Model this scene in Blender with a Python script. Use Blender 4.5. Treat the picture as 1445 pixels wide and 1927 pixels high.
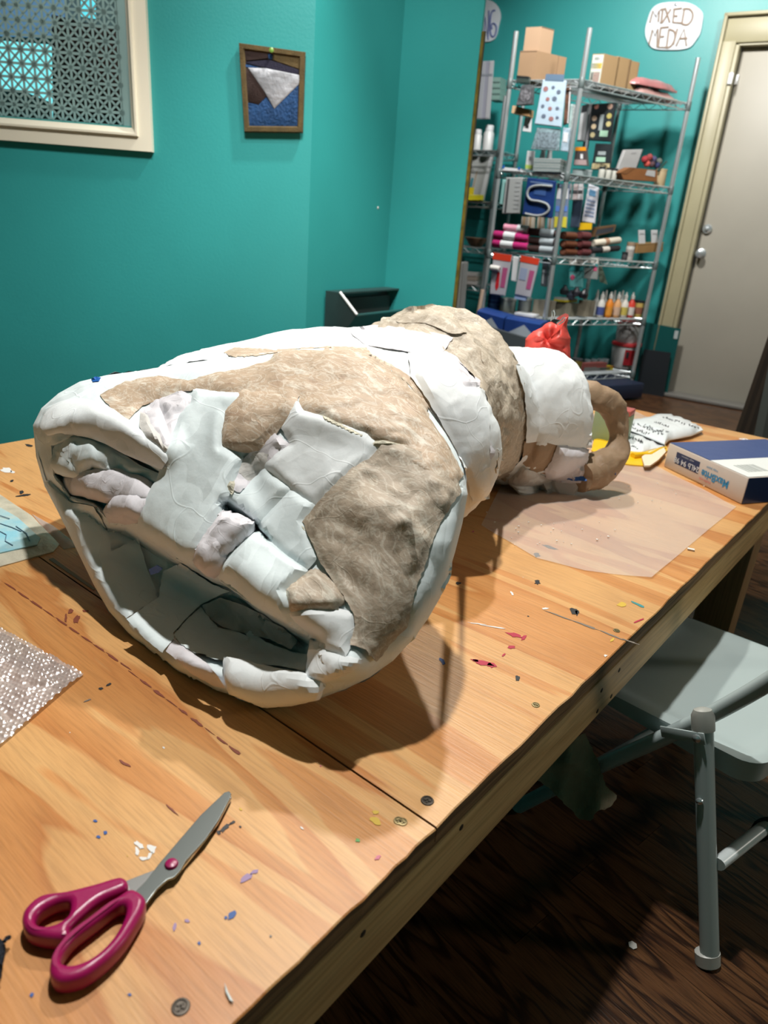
import bpy, bmesh, math, random
import numpy as np
from mathutils import Vector, Matrix, noise
from mathutils.geometry import delaunay_2d_cdt
from mathutils.bvhtree import BVHTree

for o in list(bpy.data.objects): bpy.data.objects.remove(o)
random.seed(7)
SC = bpy.context.scene
COL = SC.collection

# ------------------------------------------------------------------ camera
W, H = 1445, 1927
F_PX = 1336.0
CX, CY = 722.5, 963.5
CAM = np.array([0.0, 0.0, 1.0])

def cam_axes():
    d = np.array([466 - CX, 4190 - CY, F_PX]); up = -d / np.linalg.norm(d)
    l = np.array([1897 - CX, 505 - CY, F_PX]); l /= np.linalg.norm(l)
    l = l - up * (l @ up); l /= np.linalg.norm(l)
    return np.array([np.cross(l, up), l, up])
RW = cam_axes()
cam = bpy.data.cameras.new('camera')
camo = bpy.data.objects.new('camera', cam)
COL.objects.link(camo)
cam.sensor_fit = 'VERTICAL'; cam.sensor_height = 36.0; cam.sensor_width = 27.0
cam.lens = F_PX * 36.0 / H
cam.clip_start = 0.01
rt, dn, fw = RW[:, 0], RW[:, 1], RW[:, 2]
M = Matrix.Identity(4)
for i in range(3):
    M[i][0] = rt[i]; M[i][1] = -dn[i]; M[i][2] = -fw[i]; M[i][3] = CAM[i]
camo.matrix_world = M
cam.dof.use_dof = True; cam.dof.focus_distance = 0.95; cam.dof.aperture_fstop = 6.5
SC.camera = camo

# ------------------------------------------------------------------ light
w = bpy.data.worlds.new('world'); SC.world = w; w.use_nodes = True
w.node_tree.nodes['Background'].inputs[0].default_value = (0.9, 0.95, 1.0, 1)
w.node_tree.nodes['Background'].inputs[1].default_value = 0.05
SC.view_settings.view_transform = 'Standard'; SC.view_settings.look = 'None'
SC.view_settings.gamma = 1.0; SC.view_settings.use_curve_mapping = False
SC.view_settings.exposure = 0.0
try:
    SC.cycles.max_bounces = 8; SC.cycles.diffuse_bounces = 4; SC.cycles.transparent_max_bounces = 12
    SC.cycles.caustics_reflective = False; SC.cycles.caustics_refractive = False
except Exception: pass

def spot(name, loc, aim, power, color, cone=130, r=0.04, blend=0.4):
    l = bpy.data.lights.new(name, 'SPOT'); l.energy = power; l.color = color
    l.spot_size = math.radians(cone); l.spot_blend = blend; l.shadow_soft_size = r
    o = bpy.data.objects.new(name, l); COL.objects.link(o); o.location = loc
    o.rotation_euler = (Vector(aim) - Vector(loc)).to_track_quat('-Z', 'Y').to_euler()
def area(name, loc, aim, power, color, sx, sy):
    l = bpy.data.lights.new(name, 'AREA'); l.energy = power; l.color = color
    l.shape = 'RECTANGLE'; l.size = sx; l.size_y = sy
    o = bpy.data.objects.new(name, l); COL.objects.link(o); o.location = loc
    o.rotation_euler = (Vector(aim) - Vector(loc)).to_track_quat('-Z', 'Y').to_euler()
#LIGHTS
spot('track_lamp_a', (-1.35, 2.0, 2.75), (-0.75, 0.9, 0.5), 150, (1.0, 0.95, 0.87), 120)
spot('track_lamp_b', (-0.76, 0.80, 2.75), (-0.72, 0.7, 0.5), 200, (1.0, 0.97, 0.92), 120)
spot('track_lamp_c', (-1.75, 3.2, 2.8), (-1.9, 5.0, 1.0), 230, (1.0, 0.97, 0.93), 110, r=.12, blend=.7)
spot('track_lamp_d', (-1.15, 0.75, 2.8), (-2.25, 1.85, 1.0), 125, (1.0, 0.97, 0.93), 75, blend=.7)
spot('track_lamp_e', (-0.9, 1.5, 2.8), (-1.9, 2.3, 0.9), 70, (1.0, 0.97, 0.93), 60, blend=.7)
spot('apron_fill', (2.0, 2.6, 1.45), (-0.3, 1.0, 0.4), 48, (1.0, 0.93, 0.82), 100, r=.12)  # unseen fill spot, added to brighten the table apron
spot('track_lamp_g', (-0.5, 3.4, 2.8), (-1.2, 5.1, 0.9), 140, (1.0, 0.97, 0.93), 110, r=.12, blend=.7)
#ENDLIGHTS

# ------------------------------------------------------------------ projection helpers (metres from measured picture points)
def rays(p):
    p = np.atleast_2d(np.array(p, float))
    v = np.stack([p[:, 0] - CX, p[:, 1] - CY, np.full(len(p), F_PX)], 1)
    return v @ RW.T
def atz(px, py, z):
    r = rays((px, py))[0]; return CAM + r * ((z - 1.0) / r[2])
def atpl(px, py, pt, n):
    r = rays((px, py))[0]; n = np.array(n, float); return CAM + r * (((np.array(pt) - CAM) @ n) / (r @ n))
def proj(P):
    c = (np.array(P) - CAM) @ RW; return np.array([CX + F_PX * c[0] / c[2], CY + F_PX * c[1] / c[2]])
def mpp(P):
    return float((np.array(P) - CAM) @ RW[:, 2]) / F_PX
def zat(P, py):
    lo, hi = -0.5, 4.0
    for _ in range(40):
        m = (lo + hi) / 2
        if proj([P[0], P[1], m])[1] > py: lo = m
        else: hi = m
    return lo
AR = math.radians(7.15)
E1 = np.array([math.cos(AR), math.sin(AR), 0]); E2 = np.array([-math.sin(AR), math.cos(AR), 0])
def onE2(px, py, v): return atpl(px, py, E2 * v, E2)
def rm(a, b, z): return E1 * a + E2 * b + np.array([0, 0, z])
HD = np.array([-0.6177, 0.7864, 0]); RT = np.array([0.7864, 0.6177, 0])
UP = np.array([0, 0, 1.0])

# ------------------------------------------------------------------ materials
MATS = {}
def mat(name, col, rough=0.6, metal=0.0, var=0.0, vscale=8.0, bump=0.0, bscale=40.0, col2=None, alpha=1.0, trans=0.0, emit=None, emits=0.0, coat=0.0, spec=0.5, stretch=None, ramp=None):
    if name in MATS: return MATS[name]
    m = bpy.data.materials.new(name); m.use_nodes = True; MATS[name] = m
    nt = m.node_tree; b = nt.nodes['Principled BSDF']; L = nt.links.new
    c = tuple(col) + (1,)
    b.inputs['Base Color'].default_value = c
    b.inputs['Roughness'].default_value = rough; b.inputs['Metallic'].default_value = metal
    b.inputs['Specular IOR Level'].default_value = spec
    b.inputs['Coat Weight'].default_value = coat
    b.inputs['Alpha'].default_value = alpha; b.inputs['Transmission Weight'].default_value = trans
    if emit: b.inputs['Emission Color'].default_value = tuple(emit) + (1,); b.inputs['Emission Strength'].default_value = emits
    if var > 0 or bump > 0:
        tc = nt.nodes.new('ShaderNodeTexCoord'); mp = nt.nodes.new('ShaderNodeMapping'); L(tc.outputs['Object'], mp.inputs[0])
        if stretch: mp.inputs['Scale'].default_value = stretch
    if var > 0 or col2:
        n = nt.nodes.new('ShaderNodeTexNoise'); n.inputs['Scale'].default_value = vscale; n.inputs['Detail'].default_value = 5
        L(mp.outputs[0], n.inputs['Vector'])
        r = nt.nodes.new('ShaderNodeValToRGB'); L(n.outputs['Fac'], r.inputs[0])
        lo, hi = ramp or (0.35, 0.65)
        r.color_ramp.elements[0].position = lo; r.color_ramp.elements[1].position = hi
        c2 = tuple(col2) if col2 else tuple(x * (1 - var) for x in col)
        r.color_ramp.elements[0].color = c2 + (1,); r.color_ramp.elements[1].color = c
        L(r.outputs[0], b.inputs['Base Color'])
    if bump > 0:
        n2 = nt.nodes.new('ShaderNodeTexNoise'); n2.inputs['Scale'].default_value = bscale; n2.inputs['Detail'].default_value = 6
        L(mp.outputs[0], n2.inputs['Vector'])
        bp = nt.nodes.new('ShaderNodeBump'); bp.inputs['Strength'].default_value = bump; bp.inputs['Distance'].default_value = 0.01
        L(n2.outputs['Fac'], bp.inputs['Height']); L(bp.outputs[0], b.inputs['Normal'])
    return m
def nd(nt, t, **kw):
    n = nt.nodes.new(t)
    for k, v in kw.items():
        if k in n.inputs.keys(): n.inputs[k].default_value = v
        else: setattr(n, k, v)
    return n
def ramp(nt, stops):
    r = nt.nodes.new('ShaderNodeValToRGB'); e = r.color_ramp.elements
    while len(e) < len(stops): e.new(0.5)
    for i, (p, c) in enumerate(stops): e[i].position = p; e[i].color = tuple(c) + (1,)
    return r
def wood(name, stops, axis_scale, bands, grain_scale, rough=0.5, dist=1.0, bump=0.15, rot=0.0, gmul=0.72):
    """plain-sawn face: long contour bands from stretched noise, with fine pores along the grain (grain runs along local x)"""
    m = bpy.data.materials.new(name); m.use_nodes = True; MATS[name] = m
    nt = m.node_tree; b = nt.nodes['Principled BSDF']; L = nt.links.new
    tc = nd(nt, 'ShaderNodeTexCoord'); mp = nd(nt, 'ShaderNodeMapping'); mp.inputs['Scale'].default_value = axis_scale
    mp.inputs['Rotation'].default_value = (0, 0, rot)
    L(tc.outputs['Object'], mp.inputs[0])
    n = nd(nt, 'ShaderNodeTexNoise', Scale=1.0, Detail=4.0, Roughness=0.42, Distortion=dist); L(mp.outputs[0], n.inputs['Vector'])
    mul = nd(nt, 'ShaderNodeMath', operation='MULTIPLY'); mul.inputs[1].default_value = bands; L(n.outputs['Fac'], mul.inputs[0])
    fr = nd(nt, 'ShaderNodeMath', operation='FRACT'); L(mul.outputs[0], fr.inputs[0])
    r = ramp(nt, stops); L(fr.outputs[0], r.inputs[0])
    mp2 = nd(nt, 'ShaderNodeMapping'); mp2.inputs['Scale'].default_value = grain_scale; mp2.inputs['Rotation'].default_value = (0, 0, rot); L(tc.outputs['Object'], mp2.inputs[0])
    g = nd(nt, 'ShaderNodeTexNoise', Scale=1.0, Detail=4.0, Roughness=0.6); L(mp2.outputs[0], g.inputs['Vector'])
    gr = ramp(nt, [(0.36, (gmul,) * 3), (0.56, (1, 1, 1))]); L(g.outputs['Fac'], gr.inputs[0])
    mx = nd(nt, 'ShaderNodeMix', data_type='RGBA', blend_type='MULTIPLY'); mx.inputs['Factor'].default_value = 1.0
    L(r.outputs[0], mx.inputs['A']); L(gr.outputs[0], mx.inputs['B'])
    # broad wear
    n3 = nd(nt, 'ShaderNodeTexNoise', Scale=5.0, Detail=4.0); L(tc.outputs['Object'], n3.inputs['Vector'])
    r3 = ramp(nt, [(0.35, (0.86, 0.82, 0.78)), (0.6, (1, 1, 1))]); L(n3.outputs['Fac'], r3.inputs[0])
    mx2 = nd(nt, 'ShaderNodeMix', data_type='RGBA', blend_type='MULTIPLY'); mx2.inputs['Factor'].default_value = 0.8
    L(mx.outputs['Result'], mx2.inputs['A']); L(r3.outputs[0], mx2.inputs['B'])
    L(mx2.outputs['Result'], b.inputs['Base Color'])
    b.inputs['Roughness'].default_value = rough
    bp = nd(nt, 'ShaderNodeBump', Strength=bump, Distance=0.004); L(g.outputs['Fac'], bp.inputs['Height']); L(bp.outputs[0], b.inputs['Normal'])
    return m
def kraft(name, tan, chalk, dark):
    """tan wrapping paper under a dried, wiped skin of chalky paste"""
    m = bpy.data.materials.new(name); m.use_nodes = True; MATS[name] = m
    nt = m.node_tree; b = nt.nodes['Principled BSDF']; L = nt.links.new
    tc = nd(nt, 'ShaderNodeTexCoord')
    mpk = nd(nt, 'ShaderNodeMapping'); mpk.inputs['Rotation'].default_value = (0.3, 0.2, 0.35); mpk.inputs['Scale'].default_value = (0.55, 1.25, 1.0); L(tc.outputs['Object'], mpk.inputs[0])
    n = nd(nt, 'ShaderNodeTexNoise', Scale=19.0, Detail=7.0, Roughness=0.66, Distortion=1.7); L(mpk.outputs[0], n.inputs['Vector'])
    r = ramp(nt, [(0.34, dark), (0.45, tan), (0.56, tan), (0.64, chalk), (0.78, [min(1, c * 1.12) for c in chalk])]); L(n.outputs['Fac'], r.inputs[0])
    n2 = nd(nt, 'ShaderNodeTexNoise', Scale=46.0, Detail=5.0, Distortion=2.2); L(mpk.outputs[0], n2.inputs['Vector'])
    r2 = ramp(nt, [(0.45, (0, 0, 0)), (0.5, (0.62, 0.62, 0.62)), (0.55, (0, 0, 0))]); L(n2.outputs['Fac'], r2.inputs[0])
    mx = nd(nt, 'ShaderNodeMix', data_type='RGBA'); L(r2.outputs[0], mx.inputs['Factor']); L(r.outputs[0], mx.inputs['A']); mx.inputs['B'].default_value = tuple(chalk) + (1,)
    L(mx.outputs['Result'], b.inputs['Base Color']); b.inputs['Roughness'].default_value = 0.62
    n4 = nd(nt, 'ShaderNodeTexNoise', Scale=42.0, Detail=7.0, Roughness=0.6); L(tc.outputs['Object'], n4.inputs['Vector'])
    bp = nd(nt, 'ShaderNodeBump', Strength=0.35, Distance=0.006); L(n4.outputs['Fac'], bp.inputs['Height']); L(bp.outputs[0], b.inputs['Normal'])
    return m

teal = mat('teal_paint', (0.030, 0.290, 0.285), 0.42, var=0.06, vscale=3, bump=0.06, bscale=120)
ceil_m = mat('ceiling_paint', (0.72, 0.74, 0.72), 0.8)
trim_m = mat('cream_trim', (0.74, 0.70, 0.57), 0.35)
casing_m = mat('beige_casing', (0.38, 0.35, 0.22), 0.4, var=0.08, vscale=5)
door_m = mat('grey_door', (0.40, 0.38, 0.32), 0.45, var=0.08, vscale=2)
chrome = mat('chrome', (0.62, 0.68, 0.70), 0.25, 0.72)
steel = mat('steel', (0.42, 0.45, 0.46), 0.3, 1.0)
ply = wood('plywood_face', [(0.0, (0.52, 0.21, 0.058)), (0.10, (0.56, 0.242, 0.07)), (0.44, (0.62, 0.29, 0.095)), (0.50, (0.68, 0.385, 0.15)), (0.93, (0.65, 0.35, 0.13)), (1.0, (0.52, 0.21, 0.058))], (1.5, 8.5, 1), 3.6, (16, 300, 16), 0.42, dist=0.8, rot=0.03, gmul=0.84)
ply_side = wood('pine_board', [(0.0, (0.58, 0.36, 0.15)), (0.5, (0.72, 0.48, 0.22)), (1.0, (0.62, 0.39, 0.17))], (6, 1.2, 12), 5.0, (160, 6, 160), 0.55)
ply_edge = mat('plywood_edge', (0.30, 0.17, 0.075), 0.8, var=0.6, vscale=30, stretch=(1, 0.2, 8), bump=0.4)
floor_m = wood('oak_floor', [(0.0, (0.022, 0.008, 0.003)), (0.12, (0.04, 0.015, 0.006)), (0.24, (0.10, 0.042, 0.016)), (0.86, (0.135, 0.06, 0.023)), (1.0, (0.022, 0.008, 0.003))], (2.0, 13, 1), 8.0, (18, 330, 18), 0.3, dist=0.9, gmul=0.45)
paper = mat('white_paper', (0.82, 0.86, 0.87), 0.62, col2=(0.77, 0.81, 0.83), var=0.1, vscale=6, bump=0.05, bscale=90)
paper_cool = mat('cool_white_paper', (0.78, 0.86, 0.88), 0.6, col2=(0.72, 0.81, 0.83), var=0.1, vscale=6, bump=0.05, bscale=90)
paper_lav = mat('lavender_white_paper', (0.76, 0.73, 0.77), 0.62, col2=(0.71, 0.69, 0.73), var=0.1, vscale=7, bump=0.08, bscale=70)
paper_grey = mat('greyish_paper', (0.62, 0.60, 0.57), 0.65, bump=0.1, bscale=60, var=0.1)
kraft_a = kraft('pasted_kraft', (0.50, 0.375, 0.265), (0.72, 0.655, 0.55), (0.41, 0.29, 0.20))
kraft_b = kraft('shade_greyed_kraft', (0.47, 0.385, 0.295), (0.68, 0.63, 0.53), (0.35, 0.285, 0.215))  # greyer copy of the kraft, mostly shade put into its colour
kraft_c = kraft('pale_pasted_kraft', (0.46, 0.39, 0.30), (0.66, 0.60, 0.50), (0.34, 0.28, 0.21))
kraft_bag = mat('brown_bag_paper', (0.36, 0.245, 0.15), 0.6, var=0.12, vscale=9, bump=0.3, bscale=24)
tape_m = mat('blue_tape', (0.012, 0.11, 0.42), 0.5, bump=0.2, bscale=90)
black_m = mat('black_plastic', (0.012, 0.012, 0.014), 0.4)
white_m = mat('white_plastic', (0.78, 0.80, 0.80), 0.35)
card_m = mat('cardboard', (0.30, 0.19, 0.105), 0.75, var=0.12, vscale=6)
card_d = mat('dark_cardboard', (0.10, 0.065, 0.038), 0.8, var=0.2, vscale=9)
def creased(m, scale, strength, dist=0.012):
    """crumple: cell-shaped facets meeting in sharp creases, on top of the fine bump"""
    nt = m.node_tree; L = nt.links.new; b = nt.nodes['Principled BSDF']
    tc = nd(nt, 'ShaderNodeTexCoord'); n = nd(nt, 'ShaderNodeTexNoise', Scale=scale * .45, Detail=2.0); L(tc.outputs['Object'], n.inputs['Vector'])
    ad = nd(nt, 'ShaderNodeMix', data_type='RGBA', blend_type='LINEAR_LIGHT'); ad.inputs['Factor'].default_value = 0.09
    L(tc.outputs['Object'], ad.inputs['A']); L(n.outputs['Color'], ad.inputs['B'])
    g = nd(nt, 'ShaderNodeNewGeometry'); cur = g.outputs['Normal']
    for sc_, kk in ((scale, strength), (scale * 2.4, strength * .55)):
        v = nd(nt, 'ShaderNodeTexVoronoi', Scale=sc_); L(ad.outputs['Result'], v.inputs['Vector'])
        s = nd(nt, 'ShaderNodeVectorMath', operation='SUBTRACT'); s.inputs[1].default_value = (.5, .5, .5); L(v.outputs['Color'], s.inputs[0])
        k = nd(nt, 'ShaderNodeVectorMath', operation='SCALE'); k.inputs['Scale'].default_value = kk; L(s.outputs[0], k.inputs[0])
        p = nd(nt, 'ShaderNodeVectorMath', operation='ADD'); L(cur, p.inputs[0]); L(k.outputs[0], p.inputs[1]); cur = p.outputs[0]
    nz = nd(nt, 'ShaderNodeVectorMath', operation='NORMALIZE'); L(cur, nz.inputs[0])
    ve = nd(nt, 'ShaderNodeTexVoronoi', Scale=scale * .62, feature='DISTANCE_TO_EDGE'); L(ad.outputs['Result'], ve.inputs['Vector'])
    re_ = ramp(nt, [(0.0, (1, 1, 1)), (0.014, (0, 0, 0))]); L(ve.outputs['Distance'], re_.inputs[0])
    be = nd(nt, 'ShaderNodeBump', Strength=0.16, Distance=0.004); L(re_.outputs[0], be.inputs['Height']); L(nz.outputs[0], be.inputs['Normal'])
    nz = be
    old = b.inputs['Normal'].links
    if old and old[0].from_node.bl_idname == 'ShaderNodeBump': L(nz.outputs[0], old[0].from_node.inputs['Normal'])
    else: L(nz.outputs[0], b.inputs['Normal'])
for m_, s_, k_ in ((paper, 17, .15), (paper_cool, 16, .14), (paper_lav, 26, .30), (paper_grey, 30, .34), (kraft_a, 24, .15), (kraft_b, 22, .18), (kraft_c, 26, .34), (kraft_bag, 18, .34)): creased(m_, s_, k_)
def flat(name, col, rough=0.5): return mat(name, col, rough)

# ------------------------------------------------------------------ mesh helpers
class MB:
    def __init__(s): s.v = []; s.f = []; s.m = []
    def add(s, vs, fs, mi=0):
        o = len(s.v); s.v += [tuple(map(float, p)) for p in vs]; s.f += [tuple(i + o for i in f) for f in fs]; s.m += [mi] * len(fs); return s
    def box(s, c, sz, ax=None, bev=0.0, mi=0):
        c = np.array(c, float); a = ax if ax is not None else (np.array([1, 0, 0.]), np.array([0, 1., 0]), UP)
        hx, hy, hz = [q / 2 for q in sz]
        if bev <= 0:
            vs = [c + a[0] * x * hx + a[1] * y * hy + a[2] * z * hz for z in (-1, 1) for y in (-1, 1) for x in (-1, 1)]
            return s.add(vs, [(0, 2, 3, 1), (4, 5, 7, 6), (0, 1, 5, 4), (2, 6, 7, 3), (0, 4, 6, 2), (1, 3, 7, 5)], mi)
        bm = bmesh.new(); bmesh.ops.create_cube(bm, size=1)
        for v in bm.verts: v.co = Vector((v.co.x * 2 * hx, v.co.y * 2 * hy, v.co.z * 2 * hz))
        bmesh.ops.bevel(bm, geom=list(bm.edges), offset=min(bev, hx * .9, hy * .9, hz * .9), segments=2, affect='EDGES', profile=0.5)
        bm.verts.index_update()
        vs = [c + a[0] * v.co.x + a[1] * v.co.y + a[2] * v.co.z for v in bm.verts]
        fs = [tuple(v.index for v in f.verts) for f in bm.faces]; bm.free()
        return s.add(vs, fs, mi)
    def tube(s, pts, r, n=10, cap=True, closed=False, flat_=None, mi=0):
        P = [np.array(p, float) for p in pts]; k = len(P); rr = r if hasattr(r, '__len__') else [r] * k
        vs = []; prev = None
        for i in range(k):
            a = P[(i - 1) % k] if (i > 0 or closed) else P[i]; b = P[(i + 1) % k] if (i < k - 1 or closed) else P[i]
            t = b - a; t /= (np.linalg.norm(t) + 1e-12)
            if prev is None:
                u = np.cross(t, UP);
                if np.linalg.norm(u) < 1e-3: u = np.cross(t, np.array([1., 0, 0]))
            else: u = prev - t * (prev @ t)
            u /= np.linalg.norm(u); prev = u; q = np.cross(t, u)
            for j in range(n):
                th = 2 * math.pi * j / n
                vs.append(P[i] + u * math.cos(th) * rr[i] + q * math.sin(th) * rr[i] * (flat_ or 1))
        fs = []
        for i in range(k if closed else k - 1):
            i2 = (i + 1) % k
            for j in range(n): fs.append((i * n + j, i * n + (j + 1) % n, i2 * n + (j + 1) % n, i2 * n + j))
        if cap and not closed: fs += [tuple(range(n - 1, -1, -1)), tuple((k - 1) * n + j for j in range(n))]
        return s.add(vs, fs, mi)
    def lathe(s, base, prof, n=20, axis=None, mi=0):
        a = np.array(axis if axis is not None else UP, float); a /= np.linalg.norm(a)
        u = np.cross(a, [0, 1., 0]);
        if np.linalg.norm(u) < .1: u = np.cross(a, [1., 0, 0])
        u /= np.linalg.norm(u); q = np.cross(a, u); base = np.array(base, float)
        vs = [base + a * h + (u * math.cos(2 * math.pi * j / n) + q * math.sin(2 * math.pi * j / n)) * max(r, 1e-5) for r, h in prof for j in range(n)]
        fs = [(i * n + j, i * n + (j + 1) % n, (i + 1) * n + (j + 1) % n, (i + 1) * n + j) for i in range(len(prof) - 1) for j in range(n)]
        fs += [tuple(range(n - 1, -1, -1)), tuple((len(prof) - 1) * n + j for j in range(n))]
        return s.add(vs, fs, mi)
    def prism(s, poly, off, mi=0):
        P = [np.array(p, float) for p in poly]; off = np.array(off, float); k = len(P)
        return s.add(P + [p + off for p in P], [tuple(range(k - 1, -1, -1)), tuple(range(k, 2 * k))] + [(i, (i + 1) % k, k + (i + 1) % k, k + i) for i in range(k)], mi)
    def sweep(s, corners, nrm, prof, mi=0):
        """mitred frame: corners in order, profile = (inward, proud) pairs"""
        C = [np.array(c, float) for c in corners]; k = len(C); nrm = np.array(nrm, float); vs = []
        for i in range(k):
            d1 = C[i] - C[i - 1]; d2 = C[(i + 1) % k] - C[i]; d1 /= np.linalg.norm(d1); d2 /= np.linalg.norm(d2)
            inn = d2 - d1
            for a, b in prof: vs.append(C[i] + inn * a + nrm * b)
        n = len(prof); fs = []
        for i in range(k):
            i2 = (i + 1) % k
            for j in range(n): fs.append((i * n + j, i * n + (j + 1) % n, i2 * n + (j + 1) % n, i2 * n + j))
        return s.add(vs, fs, mi)
def mk(name, mb, m, parent=None, smooth=35, world=True):
    me = bpy.data.meshes.new(name); me.from_pydata(mb.v, [], mb.f); me.update()
    bm = bmesh.new(); bm.from_mesh(me); bmesh.ops.recalc_face_normals(bm, faces=bm.faces); bm.to_mesh(me); bm.free()
    for x in (m if isinstance(m, (list, tuple)) else [m]): me.materials.append(x)
    if isinstance(m, (list, tuple)): me.polygons.foreach_set('material_index', mb.m)
    if smooth:
        me.polygons.foreach_set('use_smooth', [True] * len(me.polygons)); me.set_sharp_from_angle(angle=math.radians(smooth))
    o = bpy.data.objects.new(name, me); COL.objects.link(o)
    if parent is not None:
        o.parent = parent
        if world:
            off = Vector((0, 0, 0)); q = parent
            while q is not None: off += q.location; q = q.parent
            o.location = -off
    return o
def tag(o, label=None, cat=None, group=None, kind=None):
    if label: o['label'] = label
    if cat: o['category'] = cat
    if group: o['group'] = group
    if kind: o['kind'] = kind
    return o
def thing(name, label, cat, loc, group=None):
    o = bpy.data.objects.new(name, None); COL.objects.link(o); o.location = tuple(map(float, loc)); o.empty_display_size = 0.05
    return tag(o, label, cat, group)
def structure(name, mb, m, smooth=0): return tag(mk(name, mb, m, smooth=smooth), kind='structure')
def wall_box(mb, p, q, th, n, z0, z1):
    p = np.array(p, float); q = np.array(q, float); n = np.array(n, float)
    P = [p + UP * (z0 - p[2]), q + UP * (z0 - q[2]), q + UP * (z1 - q[2]), p + UP * (z1 - p[2])]
    return mb.prism(P, n * th)
def catmull(pts, m=8, closed=True):
    P = [np.array(p, float) for p in pts]; k = len(P); out = []
    for i in range(k if closed else k - 1):
        a = P[i - 1] if (closed or i > 0) else P[i]; b = P[i]; c = P[(i + 1) % k]; d = P[(i + 2) % k] if (closed or i + 2 < k) else c
        for j in range(m):
            t = j / m
            out.append(0.5 * ((2 * b) + (c - a) * t + (2 * a - 5 * b + 4 * c - d) * t * t + (3 * b - a - 3 * c + d) * t ** 3))
    if not closed: out.append(P[-1])
    return out
def inpoly(poly, pts):
    poly = np.array(poly); pts = np.array(pts); x, y = pts[:, 0], pts[:, 1]; ins = np.zeros(len(pts), bool); j = len(poly) - 1
    for i in range(len(poly)):
        xi, yi = poly[i]; xj, yj = poly[j]
        c = ((yi > y) != (yj > y)) & (x < (xj - xi) * (y - yi) / (yj - yi + 1e-12) + xi); ins ^= c; j = i
    return ins
def dpoly(poly, pts, closed=True):
    poly = np.array(poly, float); pts = np.array(pts, float); d = np.full(len(pts), 1e9); k = len(poly)
    for i in range(k if closed else k - 1):
        a = poly[i]; b = poly[(i + 1) % k]; ab = b - a
        t = np.clip(((pts - a) @ ab) / (ab @ ab + 1e-12), 0, 1); d = np.minimum(d, np.linalg.norm(pts - a - t[:, None] * ab, axis=1))
    return d
def resample(poly, s, closed=True):
    out = []; k = len(poly)
    for i in range(k if closed else k - 1):
        a = np.array(poly[i], float); b = np.array(poly[(i + 1) % k], float); n = max(1, int(round(np.linalg.norm(b - a) / s)))
        out += [a + (b - a) * j / n for j in range(n)]
    return out
def trimesh(poly, s, jag=0.0, seed=1, extra=None):
    """triangulated grid inside a 2-D outline -> points, triangles, boundary flags"""
    rg = random.Random(seed)
    B = resample(poly, s)
    if jag: B = [b + np.array([rg.uniform(-jag, jag), rg.uniform(-jag, jag)]) for b in B]
    B = np.array(B); lo, hi = B.min(0), B.max(0)
    gx, gy = np.meshgrid(np.arange(lo[0], hi[0], s), np.arange(lo[1], hi[1], s * .87)); gx = gx + (np.arange(gx.shape[0]) % 2)[:, None] * s * .5
    G = np.stack([gx.ravel(), gy.ravel()], 1)
    if len(G): G = G[inpoly(B, G)]
    if len(G): G = G[dpoly(B, G) > s * .55]
    if extra is not None:
        ky = np.round(extra / 2.2).astype(int); _, ix = np.unique(ky, axis=0, return_index=True); extra = extra[ix]
        occ = {tuple(k) for k in np.floor(extra / 6).astype(int)}
        G = np.concatenate([G[[tuple(k) not in occ for k in np.floor(G / 6).astype(int)]], extra])
    P = np.concatenate([B, G]) if len(G) else B
    nb = len(B)
    r = delaunay_2d_cdt([Vector(p) for p in P], [(i, (i + 1) % nb) for i in range(nb)], [], 1, 1e-6)
    return np.array([tuple(v) for v in r[0]]), [tuple(f) for f in r[2]]
def bedges(tris):
    c = {}
    for t in tris:
        for i in range(3):
            a, b = t[i], t[(i + 1) % 3]; c[(a, b)] = 1
    return [(a, b) for (a, b) in c if (b, a) not in c]
def sheet(P3, tris, back, th):
    """thicken a triangulated sheet along per-vertex vectors"""
    mb = MB(); n = len(P3); B3 = P3 + back * th
    fs = list(tris) + [(n + c, n + b, n + a) for a, b, c in tris] + [(b, a, n + a, n + b) for a, b in bedges(tris)]
    return mb.add(list(P3) + list(B3), fs)
FOLDS = {}
def crumple(p, f, seed=0):
    """flat facets meeting in sharp folds: warped triangle waves in a few random directions"""
    fd = FOLDS.get(seed)
    if fd is None:
        rg = random.Random(seed * 7 + 1); fd = []
        for k in range(5):
            v = Vector((rg.uniform(-1, 1), rg.uniform(-1, 1), rg.uniform(-1, 1))).normalized(); fd.append((v, rg.uniform(.35, .95), rg.uniform(0, 9), rg.uniform(.6, 1.2)))
        FOLDS[seed] = fd
    q = Vector((p[0] * f, p[1] * f, p[2] * f)); s = 0.0
    w1_ = noise.noise(q * .45 + Vector((seed * 2.3, 0, 0))); w2_ = noise.noise(q * .5 + Vector((0, seed * 1.9, 4)))
    for i, (v, fr, ph, am) in enumerate(fd):
        x = q.dot(v) * fr + ph + 1.1 * (w1_ if i % 2 else w2_)
        s += am * (abs(2 * (x - math.floor(x)) - 1) - .5)
    return s * (.35 + .75 * abs(w1_ + w2_ * .6)) + .10 * noise.noise(q * 1.7)
def font_mesh(txt, size=1.0, bold=0.0):
    cu = bpy.data.curves.new('t', 'FONT'); cu.body = txt; cu.size = size; cu.offset = bold; cu.align_x = 'CENTER'; cu.align_y = 'CENTER'; cu.resolution_u = 3
    o = bpy.data.objects.new('t', cu); COL.objects.link(o); bpy.context.view_layer.update()
    me = bpy.data.meshes.new_from_object(o.evaluated_get(bpy.context.evaluated_depsgraph_get()))
    v = np.array([tuple(x.co) for x in me.vertices]).reshape(-1, 3); f = [tuple(p.vertices) for p in me.polygons]
    bpy.data.objects.remove(o); bpy.data.curves.remove(cu); bpy.data.meshes.remove(me)
    return v, f
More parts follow.
